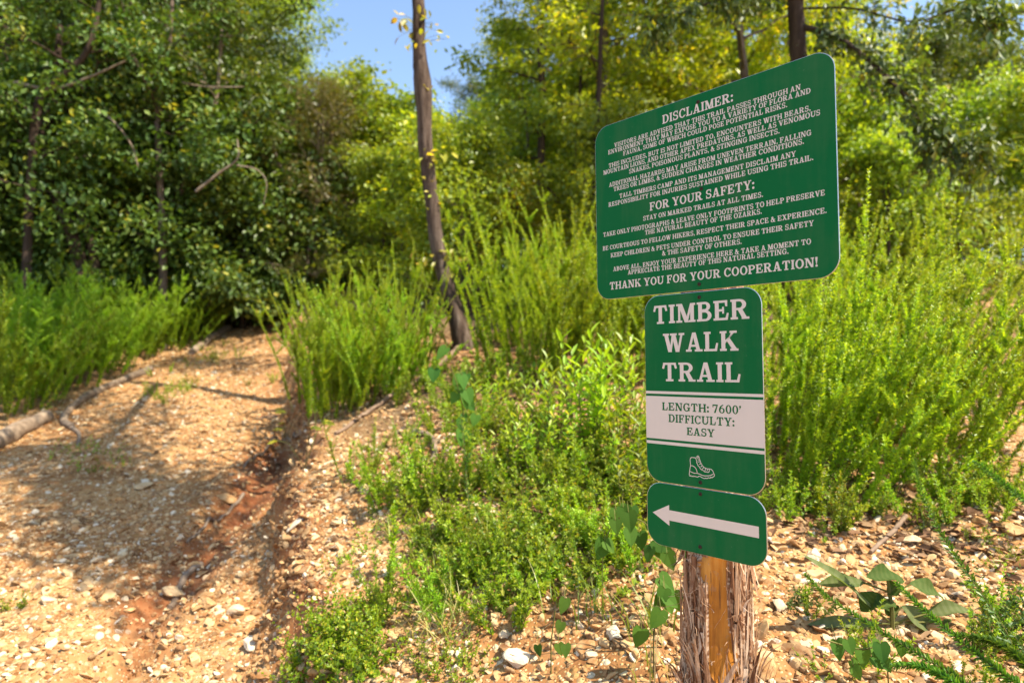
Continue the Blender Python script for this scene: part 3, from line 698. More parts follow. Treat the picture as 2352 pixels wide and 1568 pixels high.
# ------------------------------------------------------------------ plant builders
def shoot(g, rng, base, az, lean, L, nn, ll, lw, r0=.0028, nb=0, curve=.25, mat=1, smat=0, tri=3, open_=.8):
    n = 8; t = np.linspace(0, 1, n); a = lean + curve * t
    st = np.stack([np.sin(a) * math.cos(az), np.sin(a) * math.sin(az), np.cos(a)], -1) * (L / (n - 1))
    P = np.vstack([base, base + np.cumsum(st[:-1], 0)]) + np.vstack([[0, 0, 0], rng.normal(0, .006 * L, (n - 1, 3))]).cumsum(0) * .5
    tube(g, P, r0 * (1 - .75 * t), 3, rng.random(), smat)
    u = np.linspace(.10 if L > .3 else .05, 1, nn) + rng.normal(0, .3 / nn, nn); u = np.clip(u, .02, 1)
    f = u * (n - 1); i = np.minimum(f.astype(int), n - 2); fr = (f - i)[:, None]
    Q = P[i] * (1 - fr) + P[i + 1] * fr; T = nrm(P[i + 1] - P[i])
    rf = nrm(np.cross(T, np.array([.2, .3, .1]) + 0 * T)); bf = np.cross(T, rf)
    ph = np.arange(nn) * 2.4 + rng.uniform(0, 6)
    for k in range(tri):
        p = ph + (k - (tri - 1) / 2) * .55
        rad = rf * np.cos(p)[:, None] + bf * np.sin(p)[:, None]
        D = nrm(rad * open_ + T * (.75 + .25 * (k == 1)) + rng.normal(0, .18, (nn, 3)))
        Nn = nrm(T * .8 - rad * .6 + np.array([0, 0, .6]) + rng.normal(0, .3, (nn, 3)))
        leaves(g, Q, D, Nn, ll * (1.1 - .5 * u) * rng.uniform(.7, 1.2, nn), lw, np.clip(rng.normal(.35 + .3 * u, .22), 0, 1), mat, .08)
    for k in range(nb):
        s = rng.uniform(.3, .9); f = s * (n - 1); i = int(min(f, n - 2)); q = P[i] + (P[i + 1] - P[i]) * (f - i)
        shoot(g, rng, q, az + rng.uniform(0, 6.28), lean + rng.uniform(.2, .5), L * rng.uniform(.15, .3) * (1.25 - s), max(6, nn // 4), ll * .85, lw, r0 * .5, 0, .1, mat, smat, tri, open_)

def shoot_shrub(seed, nsh, L, ll, lw, nn, nb, spread, mat, leanmax, label, cat="shrub", name="feathery_shrub", group=None, tri=3, open_=.8):
    r = np.random.default_rng(seed); gs, gl = Geo(), Geo()
    g = Geo()
    for k in range(nsh):
        a = r.uniform(0, 6.28); rad = spread * math.sqrt(r.random())
        b = np.array([rad * math.cos(a), rad * math.sin(a), -.05])
        shoot(g, r, b, a + r.normal(0, .5), leanmax * (rad / spread) * r.uniform(.5, 1.2), L * (r.uniform(.55, 1.0) if r.random() < .75 else r.uniform(1.0, 1.25)), nn, ll, lw, nb=nb)
    for V, (F, v, m) in zip(g.V, g.F):
        F0 = F - F.min(); tgt = gs if m[0] == 0 else gl; tgt.add(V, F0, v, 0)
    root = thing(name, label, cat, group=group)
    gl.build("foliage", [mat], root); gs.build("stem", [STEM_M], root)
    return root

def tree_geo(gt, gl, rng, trunk, rads, base, cr, nl, nsub, nleaf, ll, lw, up=(.25, 1.0), sig=.16, prof=.15, k=8, droop=.5, side=None):
    """trunk polyline with limbs, twigs and leaf sprays; wood into gt, leaves into gl"""
    trunk = np.asarray(trunk, float); n = len(trunk)
    tube(gt, trunk, rads, k, .5, 0, wob=.05, seed=int(rng.integers(1e6)))
    seg = np.concatenate([[0], np.cumsum(np.linalg.norm(np.diff(trunk, axis=0), axis=1))]); tot = seg[-1]
    az = rng.uniform(0, 6.28)
    per = max(4, nleaf // (nl * nsub))
    for q in range(nl):
        t = base + (1 - base) * (q + rng.uniform(.1, .9)) / nl; tt = (t - base) / (1 - base)
        P0 = np.array([np.interp(t * tot, seg, trunk[:, c]) for c in range(3)]); r0 = np.interp(t * tot, seg, rads) * .45
        az += 2.4 + rng.normal(0, .35)
        if side is not None and rng.random() < side[2]: az = math.atan2(side[1], side[0]) + rng.normal(0, .8)
        Ln = cr * (math.sin(math.pi * (prof + (.93 - prof) * tt)) ** .7) * rng.uniform(.7, 1.15)
        el = up[0] + (up[1] - up[0]) * tt + rng.normal(0, .12)
        m = 7; s = np.linspace(0, 1, m)
        d = np.stack([np.cos(el + .2 * s - .35 * s ** 2) * math.cos(az), np.cos(el + .2 * s - .35 * s ** 2) * math.sin(az), np.sin(el + .2 * s - .35 * s ** 2)], -1)
        P = P0 + np.vstack([[0, 0, 0], np.cumsum(d[:-1] * Ln / (m - 1), 0)]) + rng.normal(0, .035 * Ln, (m, 3)) * s[:, None]
        tube(gt, P, np.maximum(r0 * (1 - .85 * s), .004), 5, .5, 0)
        for w in range(nsub):
            u = .25 + .75 * (w + rng.random()) / nsub; f = min(u, .999) * (m - 1); i = int(f); Q0 = P[i] + (P[i + 1] - P[i]) * (f - i)
            a2 = az + rng.choice([-1, 1]) * rng.uniform(.3, 1.2); e2 = el * .6 + rng.normal(.1, .35); l2 = (.28 * Ln + .25) * rng.uniform(.6, 1.2)
            d2 = np.array([math.cos(e2) * math.cos(a2), math.cos(e2) * math.sin(a2), math.sin(e2)])
            s2 = np.linspace(0, 1, 4)[:, None]; T2 = Q0 + d2 * l2 * s2 + rng.normal(0, .05 * l2, (4, 3)) * s2 - np.array([0, 0, .12 * l2]) * s2 ** 2
            tube(gt, T2, np.array([.009, .006, .004, .002]) * (1 + .1 * cr), 3, .5, 0)
            v = rng.beta(2, 1.2, per); fi = v * 2.999; ii = fi.astype(int); ff = (fi - ii)[:, None]
            Pl = T2[ii] * (1 - ff) + T2[ii + 1] * ff + rng.normal(0, sig, (per, 3)) * np.array([1, 1, .6])
            D = nrm(d2 * .6 + rng.normal(0, .7, (per, 3)) - np.array([0, 0, droop])); Nn = nrm(np.array([0, 0, 1.0]) + rng.normal(0, .45, (per, 3)))
            tone = rng.normal(.45, .12)
            leaves(gl, Pl, D, Nn, ll * rng.uniform(.6, 1.25, per), lw, np.clip(rng.normal(tone, .22, per), 0, 1), 0, .10)

def make_tree(seed, H, tr, base, cr, nl, nsub, nleaf, ll, lw, leafm, barkm, label, name="broadleaf_tree", cat="tree", group=None, wander=.03, **kw):
    r = np.random.default_rng(seed); n = 10; t = np.linspace(0, 1, n)
    P = np.stack([r.normal(0, wander * H, n).cumsum() * .35 * t, r.normal(0, wander * H, n).cumsum() * .35 * t, t * H * .93 - .2], -1)
    gt, gl = Geo(), Geo()
    tree_geo(gt, gl, r, P, tr * (1 - .85 * t) + .01, base, cr, nl, nsub, nleaf, ll, lw, **kw)
    root = thing(name, label, cat, group=group)
    gt.build("trunk", [barkm], root, True); gl.build("crown", [leafm], root)
    return root

# ------------------------------------------------------------------ woodland
used = {}
def put(proto, x, y, rz, sc, label, group=None, z=None, tilt=(0, 0)):
    z = gz(x, y) if z is None else z
    if proto not in used:
        used[proto] = 1; proto.location = (x, y, z); proto.rotation_euler = eul(rz, tilt); proto.scale = (sc,) * 3
        proto["label"] = label
        if group: proto["group"] = group
        return proto
    return dup(proto, (x, y, z), rz, sc, tilt, label, group)
T = dict(
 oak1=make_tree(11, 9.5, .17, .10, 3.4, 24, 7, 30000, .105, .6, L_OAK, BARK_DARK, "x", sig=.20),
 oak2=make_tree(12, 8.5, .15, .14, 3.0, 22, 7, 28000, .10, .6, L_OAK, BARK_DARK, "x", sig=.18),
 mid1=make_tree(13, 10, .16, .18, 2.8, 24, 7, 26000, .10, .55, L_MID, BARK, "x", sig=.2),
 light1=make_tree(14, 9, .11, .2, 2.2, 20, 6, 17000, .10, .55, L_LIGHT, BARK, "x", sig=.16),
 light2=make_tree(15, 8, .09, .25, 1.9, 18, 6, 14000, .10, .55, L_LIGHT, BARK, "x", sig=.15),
 bush=make_tree(16, 2.6, .035, .05, 1.3, 16, 6, 9000, .08, .6, L_MID, BARK_DARK, "x", name="understorey_bush", cat="bush", sig=.12, up=(.4, 1.2), prof=.3),
 lbush=make_tree(17, 2.2, .03, .05, 1.1, 14, 6, 7000, .075, .6, L_LIGHT, BARK, "x", name="understorey_bush", cat="bush", sig=.11, up=(.4, 1.2), prof=.3),
 cedar=make_tree(18, 4.6, .06, .10, 1.3, 34, 8, 26000, .05, .25, L_CEDAR, BARK_PALE, "x", name="cedar_tree", sig=.08, up=(.1, .9), prof=.35, droop=.1),
)
OB = make_tree(19, 3.8, .045, .12, 1.5, 20, 6, 12000, .095, .6, L_OAK, BARK_DARK, "x", name="understorey_bush", cat="bush", sig=.16, up=(.1, 1.1), prof=.3)
wr_ = np.random.default_rng(55)
G_L, G_R, G_RIDGE, G_U = "dark woodland trees left of the trail", "sunlit woodland trees behind the signs", "trees on the far wooded ridge", "understorey bushes along the wood edge"
LAB = {"oak1": "tall dark green broadleaf tree in the wood left of the trail", "oak2": "spreading dark green broadleaf tree with low boughs left of the trail", "mid1": "mid green broadleaf tree standing deeper in the wood"}
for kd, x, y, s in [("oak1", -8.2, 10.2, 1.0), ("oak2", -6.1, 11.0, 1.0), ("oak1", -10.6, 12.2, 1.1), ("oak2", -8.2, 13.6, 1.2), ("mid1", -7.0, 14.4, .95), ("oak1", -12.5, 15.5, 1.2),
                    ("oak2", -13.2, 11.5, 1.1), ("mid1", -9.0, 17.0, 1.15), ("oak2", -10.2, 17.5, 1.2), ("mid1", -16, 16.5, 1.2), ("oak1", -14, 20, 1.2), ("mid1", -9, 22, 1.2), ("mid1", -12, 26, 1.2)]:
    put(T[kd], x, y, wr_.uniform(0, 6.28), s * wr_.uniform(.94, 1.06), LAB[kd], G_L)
LABR = {"light1": "slender yellow green tree in full sun behind the signs", "light2": "young yellow green tree with thin trunk behind the signs", "mid1": "mid green tree rising among the sunlit trees behind the signs", "oak2": "dark green tree on the slope right of the signs", "oak1": "tall dark green tree on the slope right of the signs"}
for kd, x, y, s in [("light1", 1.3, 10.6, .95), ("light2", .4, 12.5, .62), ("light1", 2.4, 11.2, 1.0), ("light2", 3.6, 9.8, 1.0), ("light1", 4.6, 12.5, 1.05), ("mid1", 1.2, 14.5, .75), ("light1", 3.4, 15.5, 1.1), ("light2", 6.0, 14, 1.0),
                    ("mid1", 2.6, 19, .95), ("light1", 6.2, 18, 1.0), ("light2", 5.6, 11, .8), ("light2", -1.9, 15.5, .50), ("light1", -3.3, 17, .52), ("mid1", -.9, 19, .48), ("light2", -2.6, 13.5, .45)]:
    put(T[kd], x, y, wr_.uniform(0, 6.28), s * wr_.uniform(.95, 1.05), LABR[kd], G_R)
for kd, x, y, s in [("oak2", 7.6, 11.5, .52), ("oak1", 9.2, 13.2, .50), ("mid1", 7.4, 14.5, .58), ("oak2", 10.6, 15.5, .58), ("oak2", 10.4, 12.0, .42), ("oak1", 13.5, 17.5, .58), ("mid1", 10, 19, .62)]:
    put(T[kd], x, y, wr_.uniform(0, 6.28), s * wr_.uniform(.95, 1.05), {"mid1": "mid green tree on the slope right of the signs"}.get(kd, LABR[kd]), "dark trees on the slope right of the signs")
RG = [T["mid1"], T["light1"], T["oak2"], T["oak1"]]
for k in range(34):
    y = 23 + 3.4 * (k // 8) + wr_.uniform(-1, 1); x = (-.62 + 1.35 * ((k % 8) + wr_.uniform(.2, .8)) / 8) * y
    if x < -.35 * y: continue
    put(RG[k % 4], x, y, wr_.uniform(0, 6.28), wr_.uniform(.62, .76), "green tree in the mass on the far wooded ridge", G_RIDGE)
for k in range(44):
    x = -10.5 + 8 * k / 44 + wr_.uniform(-.3, .3); y = 9.6 + (x + 10.5) * .42 + wr_.uniform(-.4, 1.3)
    if -5.6 < x < -3.6 and y < 12.8: y = 13.4
    put(T["bush"], x, y, wr_.uniform(0, 6.28), wr_.uniform(.7, 1.6), "leafy bush under the dark trees at the left wood edge", G_U)
for k in range(20):
    x = -8.6 + 4.4 * k / 20 + wr_.uniform(-.2, .2); y = 9.5 + (x + 8.6) * .36 + wr_.uniform(-.3, .5)
    put(OB, x, y, wr_.uniform(0, 6.28), wr_.uniform(.75, 1.25), "big leafy bush at the front of the dark wood on the left", "tall bushes along the front of the left wood")
for k in range(18):
    x = -2.2 + 11 * k / 18 + wr_.uniform(-.3, .3); y = 8.4 + wr_.uniform(-.6, 2.2) + .05 * x
    put(T["lbush" if k % 3 and x < 4.5 else "bush"], x, y, wr_.uniform(0, 6.28), wr_.uniform(.7, 1.15), "leafy bush below the sunlit trees behind the signs", "understorey bushes behind the signs")
for k in range(26):
    x = -4.5 + 17 * k / 26 + wr_.uniform(-.4, .4); y = 13 + wr_.uniform(0, 6)
    if -.36 < x / y < -.02: y += 6
    put(T["bush" if k % 2 or x > 5 else "lbush"], x, y, wr_.uniform(0, 6.28), wr_.uniform(1.2, 1.9), "big leafy bush deep among the sunlit trees behind the signs", "big bushes deep in the sunlit wood")
for px, py, d, s, lab in [(720, 560, 11.2, .88, "brownish green cedar with bare lower twigs at the bend of the trail"), (800, 560, 12.6, .86, "cedar standing just behind the brownish cedar at the trail bend"), (600, 560, 13.5, .95, "taller cedar in the dark gap where the trail enters the wood")]:
    p = at(px, py, d); put(T["cedar"], p[0], d, d, s, lab, "cedars by the bend of the trail")

# --- the leaning tree in the middle
def custom_tree(name, label, pix, depth, extra, rads, barkm, leafm, seed, group=None, root_at=None, **kw):
    P = [at(x, y, d) for (x, y), d in zip(pix, depth)] + [np.array(e) for e in extra]
    P = np.array(P); P[0][2] = min(P[0][2], gz(P[0][0], P[0][1])) - .1
    root = thing(name, label, "tree", tuple(P[0] + np.array([0, 0, .1])), group)
    off = np.array(root.location); n = max(40, len(P) * 3)
    Q = smooth_path(P, n) - off; rr = np.interp(np.linspace(0, len(P) - 1, n), np.arange(len(P)), rads)
    gt, gl = Geo(), Geo(); r = np.random.default_rng(seed)
    tree_geo(gt, gl, r, Q, rr, k=14, **kw)
    gt.build("trunk", [barkm], root, True)
    if gl.n: gl.build("crown", [leafm], root)
    return root
b0 = gp(1070, 800); D0 = b0[1]
pixm = [(1070, 800), (1050, 735), (1022, 640), (1004, 560), (990, 440), (977, 320), (972, 200), (963, 100), (961, 0)]
top = at(961, 0, D0)
mid_tree = custom_tree("leaning_tree", "brown trunked tree leaning left on the mound with yellow sprouts on its trunk", pixm, [D0] * 9,
    [top + np.array([-.12, .1, .6]), top + np.array([-.35, .1, 1.5]), top + np.array([-.7, 0, 2.6]), top + np.array([-.9, -.1, 3.6])],
    np.array([25, 19.5, 17, 16.5, 17, 17.5, 19.5, 15.5, 14.5, 13, 11, 8, 3]) / FPX * D0, BARK_MID, L_MID, 71,
    base=.72, cr=2.2, nl=15, nsub=6, nleaf=9000, ll=.10, lw=.55, sig=.15, up=(.25, .9), side=(-.3, -.8, .5))
srng = np.random.default_rng(9)
for px, py, nlf, s in [(930, 66, 9, .10), (950, 45, 7, .085), (955, 95, 6, .075), (985, 55, 6, .07), (985, 95, 6, .06), (972, 215, 8, .06), (1008, 358, 10, .085), (978, 372, 6, .06), (985, 418, 6, .05), (1042, 590, 8, .10), (990, 592, 7, .085), (1000, 470, 6, .05), (1012, 690, 6, .05)]:
    g = Geo(); c = at(px, py, D0 - .06); o0 = np.array(mid_tree.location)
    P = c - o0 + srng.normal(0, .055, (nlf, 3)) * np.array([1.3, .6, .8])
    leaves(g, P, srng.normal(0, 1, (nlf, 3)) + np.array([.2 * np.sign(px - 980), -.3, -.1]), np.array([0, -.6, .8]) + srng.normal(0, .4, (nlf, 3)), s * srng.uniform(.7, 1.2, nlf), .5, srng.random(nlf), 0, .1, True)
    tx = np.interp(py, [p_[1] for p_ in pixm[::-1]], [p_[0] for p_ in pixm[::-1]]); root_ = at(tx, py + 8, D0) - o0
    for q in P: tube(g, [root_, (root_ + q) / 2 + np.array([0, -.01, .015]), q], .0018, 3, .3, 1)
    tube(g, [root_ - np.array([0, 0, .01]), root_ + np.array([0, 0, .012])], .006, 5, .3, 1)
    g.build("sprout", [L_YELLOW, STEM_M], mid_tree)

MT = [np.array(v) for v in (top + np.array([-.35, .1, 1.2]), (-.5, 4.2, 4.35), (.1, 3.1, 4.5), (.9, 2.3, 4.4), (1.7, 1.9, 4.4))]
SHADE_BOUGHS = [(MT, .05, 250, 84, .42), ([MT[1], np.array([-.9, 3.4, 4.6]), np.array([-1.2, 2.9, 4.5])], .03, 100, 85, .38), ([MT[2], np.array([.7, 2.9, 4.7]), np.array([1.3, 2.6, 4.7])], .03, 80, 86, .35)]  # boughs added out of view, above the frame, to cast shade on the trail
rt = custom_tree("overhanging_tree", "dark trunked tree behind the large panel with boughs hanging over it", [(1880, 820), (1862, 500), (1845, 250), (1832, 100), (1826, -20)], [7.0] * 5,
    [at(1815, -300, 7.0), at(1800, -700, 7.0)], np.array([23, 21, 19.5, 19, 18, 15, 6]) / FPX * 7.0, BARK_DARK, L_OAK, 72,
    base=.60, cr=1.9, nl=14, nsub=6, nleaf=6500, ll=.10, lw=.45, sig=.13, up=(-.15, .7), side=(.9, -.2, .5))
def bough(root, pts, r0, leafm, nl, ll, seed, barkm, sig=.12, lw=.45, name="bough"):
    off = np.array(root.location); r = np.random.default_rng(seed)
    P = smooth_path([np.array(p) - off for p in pts], 24); t = np.linspace(0, 1, 24)
    gw, gl = Geo(), Geo(); tube(gw, P, r0 * (1 - .85 * t), 6, .5, 0)
    for k in range(nl):
        u = r.uniform(.15, 1); i = int(u * 22); q = P[i]; d = nrm(P[i + 1] - P[i]) * .6 + r.normal(0, .5, 3) - np.array([0, 0, .25]); d = nrm(d); Lk = r.uniform(.2, .55)
        s = np.linspace(0, 1, 4)[:, None]; tw = q + d * Lk * s; tube(gw, tw, [.005, .004, .003, .0015], 3, .5, 0)
        n = 22; v = r.random(n)[:, None]; Pl = q + d * Lk * v + r.normal(0, sig * .5, (n, 3))
        leaves(gl, Pl, d * .7 + r.normal(0, .6, (n, 3)) - np.array([0, 0, .5]), np.array([0, 0, 1]) + r.normal(0, .5, (n, 3)), ll * r.uniform(.7, 1.2, n), lw, np.clip(r.normal(.4, .25, n), 0, 1), 0, .1)
    b = gw.build(name, [barkm], root, True); gl.build("foliage", [leafm], b)
bough(rt, [at(1835, 60, 7.0), at(1930, 90, 6.6), at(2050, 190, 6.0), at(2160, 310, 5.6), at(2260, 350, 5.3)], .035, L_OAK, 60, .10, 81, BARK_DARK)
bough(rt, [at(1832, 20, 7.0), at(1960, 20, 6.4), at(2090, 50, 5.8), at(2210, 20, 5.2), at(2300, 40, 4.9)], .013, L_OAK, 26, .10, 82, BARK_DARK)
bough(rt, [at(1828, -20, 7.0), at(1700, -10, 6.8), at(1560, 30, 6.4), at(1480, 40, 6.2)], .03, L_OAK, 38, .10, 83, BARK_DARK)

for q in SHADE_BOUGHS: bough(mid_tree, q[0], q[1], L_MID, q[2], .10, q[3], BARK, q[4])
def thin_tree(pix, d, r, barkm, leafm, label, seed, nleaf=2500, base=.45, cr=.9, name="slender_tree", group=None):
    n = len(pix); e = at(*pix[-1], d)
    return custom_tree(name, label, pix, [d] * n, [e + np.array([.1, .1, .8]), e + np.array([.1, .2, 1.8])], np.linspace(r, r * .4, n + 2), barkm, leafm, seed, group,
                       base=base, cr=cr, nl=10, nsub=5, nleaf=nleaf, ll=.10, lw=.5, sig=.12, up=(.1, .8))
thin_tree([(1362, 640), (1366, 420), (1376, 200), (1384, 0)], 8.0, .040, BARK_DARK, L_LIGHT, "slim dark tree at the left edge of the large panel", 91)
thin_tree([(1240, 560), (1243, 380), (1246, 220), (1240, 90)], 10.0, .07, BARK_DARK, L_MID, "dark tree with a bushy crown between the leaning tree and the signs", 92, 5000, .35, 1.3)
thin_tree([(1310, 600), (1318, 420), (1322, 300)], 10.5, .045, BARK_DARK, L_LIGHT, "short thin tree beside the bushy crowned dark tree", 93)
thin_tree([(1530, 500), (1533, 250), (1537, 60), (1535, -40)], 11.0, .05, BARK, L_LIGHT, "thin bare trunk showing above the middle of the large panel", 94)
thin_tree([(376, 735), (374, 600), (368, 420), (362, 250)], 9.4, .06, BARK, L_OAK, "straight thin tree standing at the edge of the feathery greens", 95, 3500, .35, 1.1)
thin_tree([(215, 690), (180, 590), (125, 440), (95, 330)], 9.0, .10, BARK_DARK, L_OAK, "dark double trunk leaning left inside the shaded wood", 96, 3000, .5, 1.2)
thin_tree([(235, 690), (215, 590), (180, 480), (150, 380)], 9.1, .07, BARK_DARK, L_OAK, "dark trunk leaning beside the double trunk in the shaded wood", 97, 2000, .6, 1.0)
thin_tree([(335, 700), (365, 560), (420, 430), (480, 290)], 9.8, .06, BARK_PALE, L_OAK, "pale trunk leaning right across the shaded wood", 98, 2500, .55, 1.0)
thin_tree([(60, 420), (80, 300), (120, 200), (200, 120)], 8.6, .06, BARK_DARK, L_OAK, "dark curving limb tree at the outer edge of the left wood", 99, 3000, .4, 1.2)
thin_tree([(700, 690), (704, 620), (715, 540), (722, 470)], 11.0, .035, BARK_PALE, L_CEDAR, "bare brown cedar stem beside the mouth of the trail", 88, 1500, .4, .8)
def dead_branch(pix, d, r0, label, m=BARK_PALE):
    P = smooth_path([at(x, y, dd) for (x, y), dd in zip(pix, d)], 20); g = Geo()
    tube(g, P - P[0], r0 * (1 - .6 * np.linspace(0, 1, 20)), 6, .5, 0); o = g.build("dead_branch", [m], None, True); o.location = P[0]
    return tag(o, label, "branch", "bare branches hanging in the left wood")
dead_branch([(450, 440), (500, 400), (545, 365), (545, 320)], [9.0] * 4, .024, "bleached broken branch ending in an upright stub before the dark wood")
dead_branch([(545, 380), (590, 390), (612, 420), (605, 470)], [9.0] * 4, .012, "thin bleached branch bending down from the broken stub")
dead_branch([(190, 250), (250, 270), (300, 330), (318, 385)], [8.8] * 4, .02, "grey bare branch drooping across the left foliage")
dead_branch([(30, 190), (120, 205), (200, 180), (290, 140)], [8.6] * 4, .03, "grey bent bough crossing the upper left foliage")
dead_branch([(360, 165), (420, 190), (480, 200), (560, 200)], [9.2] * 4, .02, "grey bare bough running level through the left foliage")

# ------------------------------------------------------------------ feathery plants
SHP = [shoot_shrub(200 + k, 17, 1.08, .030, .36, 150, 4, .24, L_SHOOT, .38, "x") for k in range(4)]
FEA = [shoot_shrub(220 + k, 28, .80, .028, .40, 80, 8, .28, L_FEATHER, .45, "x", name="feathery_bush", cat="bush") for k in range(3)]
frng = np.random.default_rng(77)
def row(protos, spots, labels, group, tilt=(0, 0), sc=(.85, 1.15)):
    for k, (px, py) in enumerate(spots):
        p = gp(px, py); pr = protos[k % len(protos)]
        lab = labels[k] if isinstance(labels, (list, tuple)) else labels
        put(pr, p[0], p[1], frng.uniform(0, 6.28), frng.uniform(*sc), lab, group, p[2], (tilt[0] + frng.normal(0, .05), tilt[1] + frng.normal(0, .06)))
row(SHP, [(1800, 1120), (1900, 1150), (2010, 1110), (2120, 1120), (2230, 1080), (1850, 1060), (1960, 1050), (2070, 1040), (2180, 1020)],
    "feathery yellow green shrub of upright shoots right of the post", "feathery shrubs right of the post", (0, .30), (.8, 1.05))
row(SHP, [(1790, 980), (1880, 980), (1980, 960), (2080, 960), (2180, 930), (2280, 930), (1830, 900), (1950, 890), (2070, 880), (1900, 830), (2030, 820), (1790, 850)],
    "tall feathery shrub behind the front row right of the post", "feathery shrubs right of the post, back rows", (0, .26), (.85, 1.12))
row(SHP, [(1190, 850), (1270, 880), (1350, 880), (1440, 890), (1230, 800), (1320, 810), (1420, 820), (1500, 860), (1570, 860), (1160, 790), (1390, 770), (1280, 770), (1480, 790)],
    "feathery yellow green shrub between the leaning tree and the signs", "feathery shrubs left of the signs", (0, .05), (.95, 1.3))
row(SHP + FEA[:2], [(755, 965), (800, 950), (735, 930), (850, 930), (785, 900), (890, 900), (745, 880), (830, 880), (940, 870), (770, 840), (870, 840), (810, 820), (760, 915), (920, 835)],
    "feathery green shrub on the bank edge right of the trail", "feathery shrubs on the bank edge", (0, .02), (.72, .95))
row(FEA, [(0, 945), (70, 920), (150, 890), (220, 855), (290, 820), (30, 905), (110, 870), (200, 835), (-20, 870), (300, 810), (390, 800), (440, 775), (120, 850), (200, 820), (60, 860), (350, 780), (270, 790), (410, 760), (10, 840), (100, 810), (180, 790)],
    "soft bright green feathery bush between the logs and the dark wood", "feathery bushes left of the trail", (0, .05), (1.15, 1.55))
L_DRY = leaf_mat("dry_leaf", [(0, (.13, .075, .035)), (.6, (.24, .16, .08)), (1, (.34, .25, .14))], .2)
DRY = [shoot_shrub(240, 6, 1.15, .016, .3, 40, 3, .10, L_DRY, .2, "x", "weed", "dry_stalks")]
row(DRY, [(1330, 800), (1312, 790), (1352, 800), (2235, 1000), (2300, 985), (1880, 1010), (1205, 830), (850, 880)], ["dry grey brown stalks at the left edge of the large panel", "thin dry stalks just left of the large panel", "dry stalks hidden behind the lower left corner of the large panel",
    "dry stalks among the feathery shrubs towards the far right", "rightmost clump of dry stalks by the bare red ground", "dry stalks in the shrubs close to the right of the name panel", "dry stalks right of the leaning trunk", "dry stalks in the shrubs on the bank edge"], "dry stalks standing among the feathery shrubs", (0, .08), (.8, 1.0))
def single_shoot(pb, ptop, label, seed, ll=.024, nn=80, m=L_SHOOT, nb=3):
    b = gp(*pb); tp = at(*ptop, b[1]); r = np.random.default_rng(seed); d = tp - b; L = np.linalg.norm(d); g = Geo()
    shoot(g, r, np.zeros(3), math.atan2(d[1], d[0]), math.acos(d[2] / L), L * 1.02, nn, ll, .42, .004, nb, 0)
    gs, gl = Geo(), Geo()
    for V, (F, v, mm) in zip(g.V, g.F): (gs if mm[0] == 0 else gl).add(V, F - F.min(), v, 0)
    root = thing("tall_shoot", label, "plant", tuple(b)); gl.build("foliage", [m], root); gs.build("stem", [STEM_M], root); return root
single_shoot((1045, 850), (945, 525), "single tall feathery shoot crossing left of the leaning trunk", 301)
single_shoot((1030, 800), (975, 690), "short feathery shoot at the foot of the leaning trunk", 302)
single_shoot((1100, 860), (1090, 640), "feathery shoot right of the foot of the leaning trunk", 303)
single_shoot((1290, 830), (1250, 440), "tallest feathery shoot left of the large panel", 304, .028, 100)
single_shoot((2010, 1000), (2205, 490), "tall feathery shoot rising above the shrubs right of the large panel", 305, .026, 110)
single_shoot((790, 1120), (735, 950), "small feathery shoot on the crest of the eroded bank", 306, .022, 45, nb=6)
single_shoot((850, 1110), (845, 1010), "little grassy shoot behind the crest of the eroded bank", 307, .02, 30, nb=5)
single_shoot((900, 1330), (905, 1160), "upright narrow weed on the bare slope of the bank", 308, .03, 40, nb=4)
single_shoot((990, 1150), (960, 950), "thin weed stem on the dry part of the mound", 309, .02, 40, L_COVER, 3)
single_shoot((1080, 1200), (1060, 960), "thin dark weed stem in the middle of the mound", 310, .02, 40, L_DARK, 3)
def arching(pix, d, label, seed, ll=.017, nn=90):
    ll *= 1.2; nn = int(nn * 1.25)
    P = smooth_path([at(x, y, dd) for (x, y), dd in zip(pix, d)], 30); r = np.random.default_rng(seed); g, gl = Geo(), Geo()
    o = P[0].copy(); o[2] = min(o[2], gz(o[0], o[1])); P = P - o
    tube(g, P, .0022 * (1 - .6 * np.linspace(0, 1, 30)), 5, .5, 0)
    u = np.linspace(.02, .999, nn); f = u * 29; i = np.minimum(f.astype(int), 28); fr = (f - i)[:, None]; Q = P[i] * (1 - fr) + P[i + 1] * fr; Tn = nrm(P[i + 1] - P[i])
    rf = nrm(np.cross(Tn, np.array([.2, .3, .1]) + 0 * Tn)); bf = np.cross(Tn, rf); ph = np.arange(nn) * 2.4
    for k in range(3):
        p = ph + (k - 1) * .6; rad = rf * np.cos(p)[:, None] + bf * np.sin(p)[:, None]
        leaves(gl, Q, nrm(rad * .8 + Tn * .8 + r.normal(0, .15, (nn, 3))), nrm(Tn * .6 - rad * .5 + np.array([0, 0, .8])), ll * (1.15 - .55 * u) * r.uniform(.75, 1.2, nn), .42, np.clip(r.normal(.4, .2, nn), 0, 1), 0, .1, True)
    root = thing("arching_shoot", label, "plant", tuple(o)); gl.build("foliage", [L_ARCH], root); g.build("stem", [STEM_M], root); return root
arching([(2360, 1530), (2260, 1370), (2170, 1240), (2115, 1130), (2100, 1060)], [1.75, 1.72, 1.72, 1.75, 1.8], "long arching shoot with small leaves rising over the broad-leaved plant", 321, .018, 100)
arching([(2300, 1640), (2200, 1560), (2090, 1490), (1990, 1430), (1900, 1370), (1850, 1320)], [1.45, 1.48, 1.5, 1.55, 1.6, 1.65], "low shoot with tiny leaves lying across the broad-leaved plant", 322, .016, 110)
arching([(2380, 1600), (2280, 1530), (2180, 1450), (2110, 1390), (2060, 1340)], [1.45, 1.48, 1.5, 1.52, 1.56], "lower leafy shoot in front of the broad-leaved plant", 323, .017, 80)
